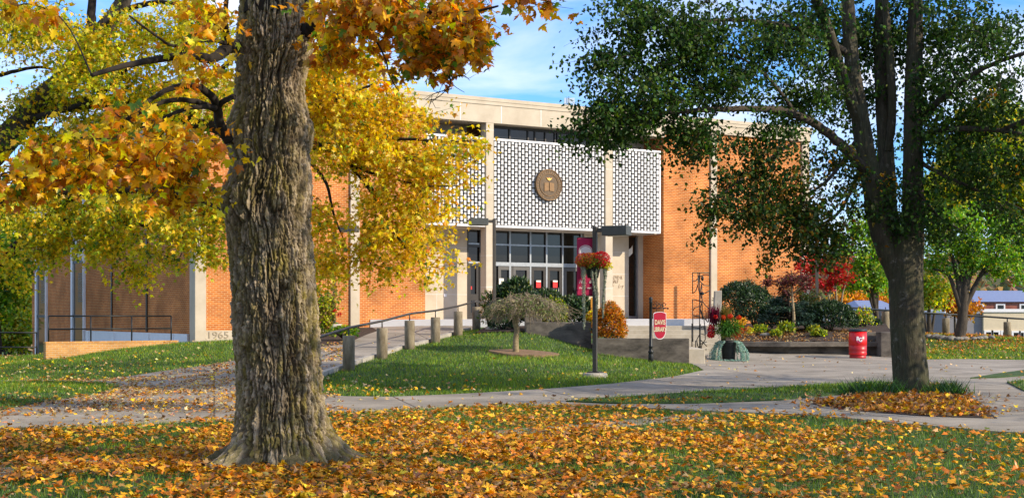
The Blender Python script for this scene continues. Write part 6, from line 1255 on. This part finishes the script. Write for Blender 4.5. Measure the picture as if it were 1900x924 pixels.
# ------------------------------------------------------------------ far buildings and hills
def block(name, label, px0, px1, pyt, pyb, Y, depth, wall, roof=None, roof_py=None, win=()):
    t = thing(name, label, 'building', (PX(px0, Y), Y, PZ(pyb, Y))); wd = PX(px1, Y) - PX(px0, Y); h = PZ(pyt, Y) - PZ(pyb, Y)
    part('wall', MB().box(0, wd, 0, depth, -4, h), wall, t)
    if roof:
        rh = PZ(roof_py, Y) - PZ(pyt, Y); m_ = MB(); i_ = min(1.4, wd * .18)
        m_.add([(-.3, -.3, h + .01), (wd + .3, -.3, h + .01), (wd + .3, depth + .3, h + .01), (-.3, depth + .3, h + .01), (i_, depth * .5, h + rh), (wd - i_ * .3, depth * .5, h + rh)], [(0, 3, 2, 1), (0, 1, 5, 4), (2, 3, 4, 5), (1, 2, 5), (3, 0, 4)]); part('roof', m_, roof, t)
    else: part('parapet', MB().box(-.1, wd + .1, -.1, depth, h + .002, h + .25), M['white_paint'], t)
    for a, b, c, d in win:
        x0, x1 = PX(a, Y) - PX(px0, Y), PX(b, Y) - PX(px0, Y); z0, z1 = PZ(d, Y) - PZ(pyb, Y), PZ(c, Y) - PZ(pyb, Y)
        o = part('window', MB().box(x0, x1, -.05, -.005, z0, z1), M['glassdark'], t); m_ = MB(); f_ = .14
        m_.box(x0 - f_, x0, -.1, -.004, z0 - f_, z1 + f_); m_.box(x1, x1 + f_, -.1, -.004, z0 - f_, z1 + f_); m_.box(x0, x1, -.1, -.004, z1, z1 + f_); m_.box(x0, x1, -.1, -.004, z0 - f_, z0); part('frame', m_, M['white_paint'], o)
    return t
block('far_building', 'low cream rendered building beyond the right lawn with a row of pale windows', 1825, 2080, 579, 640, 110, 14, M['cream'], win=[(1829, 1839, 616, 627), (1842, 1852, 616, 627), (1860, 1870, 616, 628), (1880, 1890, 617, 628), (1893, 1899, 617, 628)])
block('far_building', 'grey shaded wall block left of the cream building, behind the locust trunk', 1755, 1824, 582, 640, 110.3, 12, M['greywall'])
block('far_building', 'long low pale cream building between the dark trunk and the locust', 1660, 1754, 586, 640, 116, 12, M['cream'])
block('far_building', 'brick house with blue roof and white window frames on the right edge', 1812, 2000, 560, 600, 140, 14, M['redbrick'], M['blueroof'], 537, win=[(1815, 1823, 566, 578), (1850, 1862, 566, 578), (1894, 1904, 566, 579)])
block('far_building', 'pale blue roofed warehouse far off behind the right handrail', 1545, 1625, 577, 600, 130, 20, M['white_paint'], M['paleroof'], 564)
block('far_building', 'hall with a bright blue metal roof seen left of the dark trunk', 1605, 1672, 576, 600, 120, 12, M['greywall'], M['blueroof'], 556)
# distant wooded hills
hx = np.linspace(-700, 1100, 260); hy = np.linspace(330, 700, 40); HX, HY = np.meshgrid(hx, hy)
HZ = -10 + 40 * np.clip((HY - 330) / 300, 0, 1) ** .8 * (.55 + .9 * fbm(HX / 160, HY / 160, seed=77)) + 7 * fbm(HX / 12, HY / 12, seed=78, oct=2)
nn = np.arange(HX.size).reshape(HX.shape); Qh = np.stack([nn[:-1, :-1], nn[:-1, 1:], nn[1:, 1:], nn[1:, :-1]], -1).reshape(-1, 4)
M['hill'] = mat('wooded_hill', (.10, .12, .07), .95, col2=(.30, .17, .07), scale=.03, bump=1.0, bscale=.2)
o = part('hills', np_mesh('hills', np.stack([HX, HY, HZ], -1).reshape(-1, 3), Qh, smooth=True), M['hill']); o['kind'] = 'structure'
n_ = 26000; x_ = RNG.uniform(-300, 600, n_); y_ = RNG.uniform(335, 560, n_); z_ = -10 + 40 * np.clip((y_ - 330) / 300, 0, 1) ** .8 * (.55 + .9 * fbm(x_ / 160, y_ / 160, seed=77)) + RNG.uniform(1, 9, n_); px = 950 + x_ / y_ * F; k = (px > -100) & (px < 2000); x_, y_, z_ = x_[k], y_[k], z_[k]; n_ = len(x_)
cl = palette(n_, ((.12, .13, .06), (.30, .16, .05), (.40, .24, .05), (.08, .11, .05), (.24, .12, .08)), (3, 2, 2, 3, 2), .2); gk = fbm(x_ / 25, y_ / 25, seed=9)[:, None]; cl = cl * (.7 + .6 * gk)
V, T, C = leaves(TO, np.stack([x_, y_, z_], 1), RNG.uniform(2, 4.5, n_), rdir(n_) + np.array((0, -.6, .6)), rdir(n_), cl, .3)
o = part('far_woods', np_mesh('far_woods', V, T, C), M['leaf']); o['kind'] = 'stuff'
print('objects', len(bpy.data.objects))
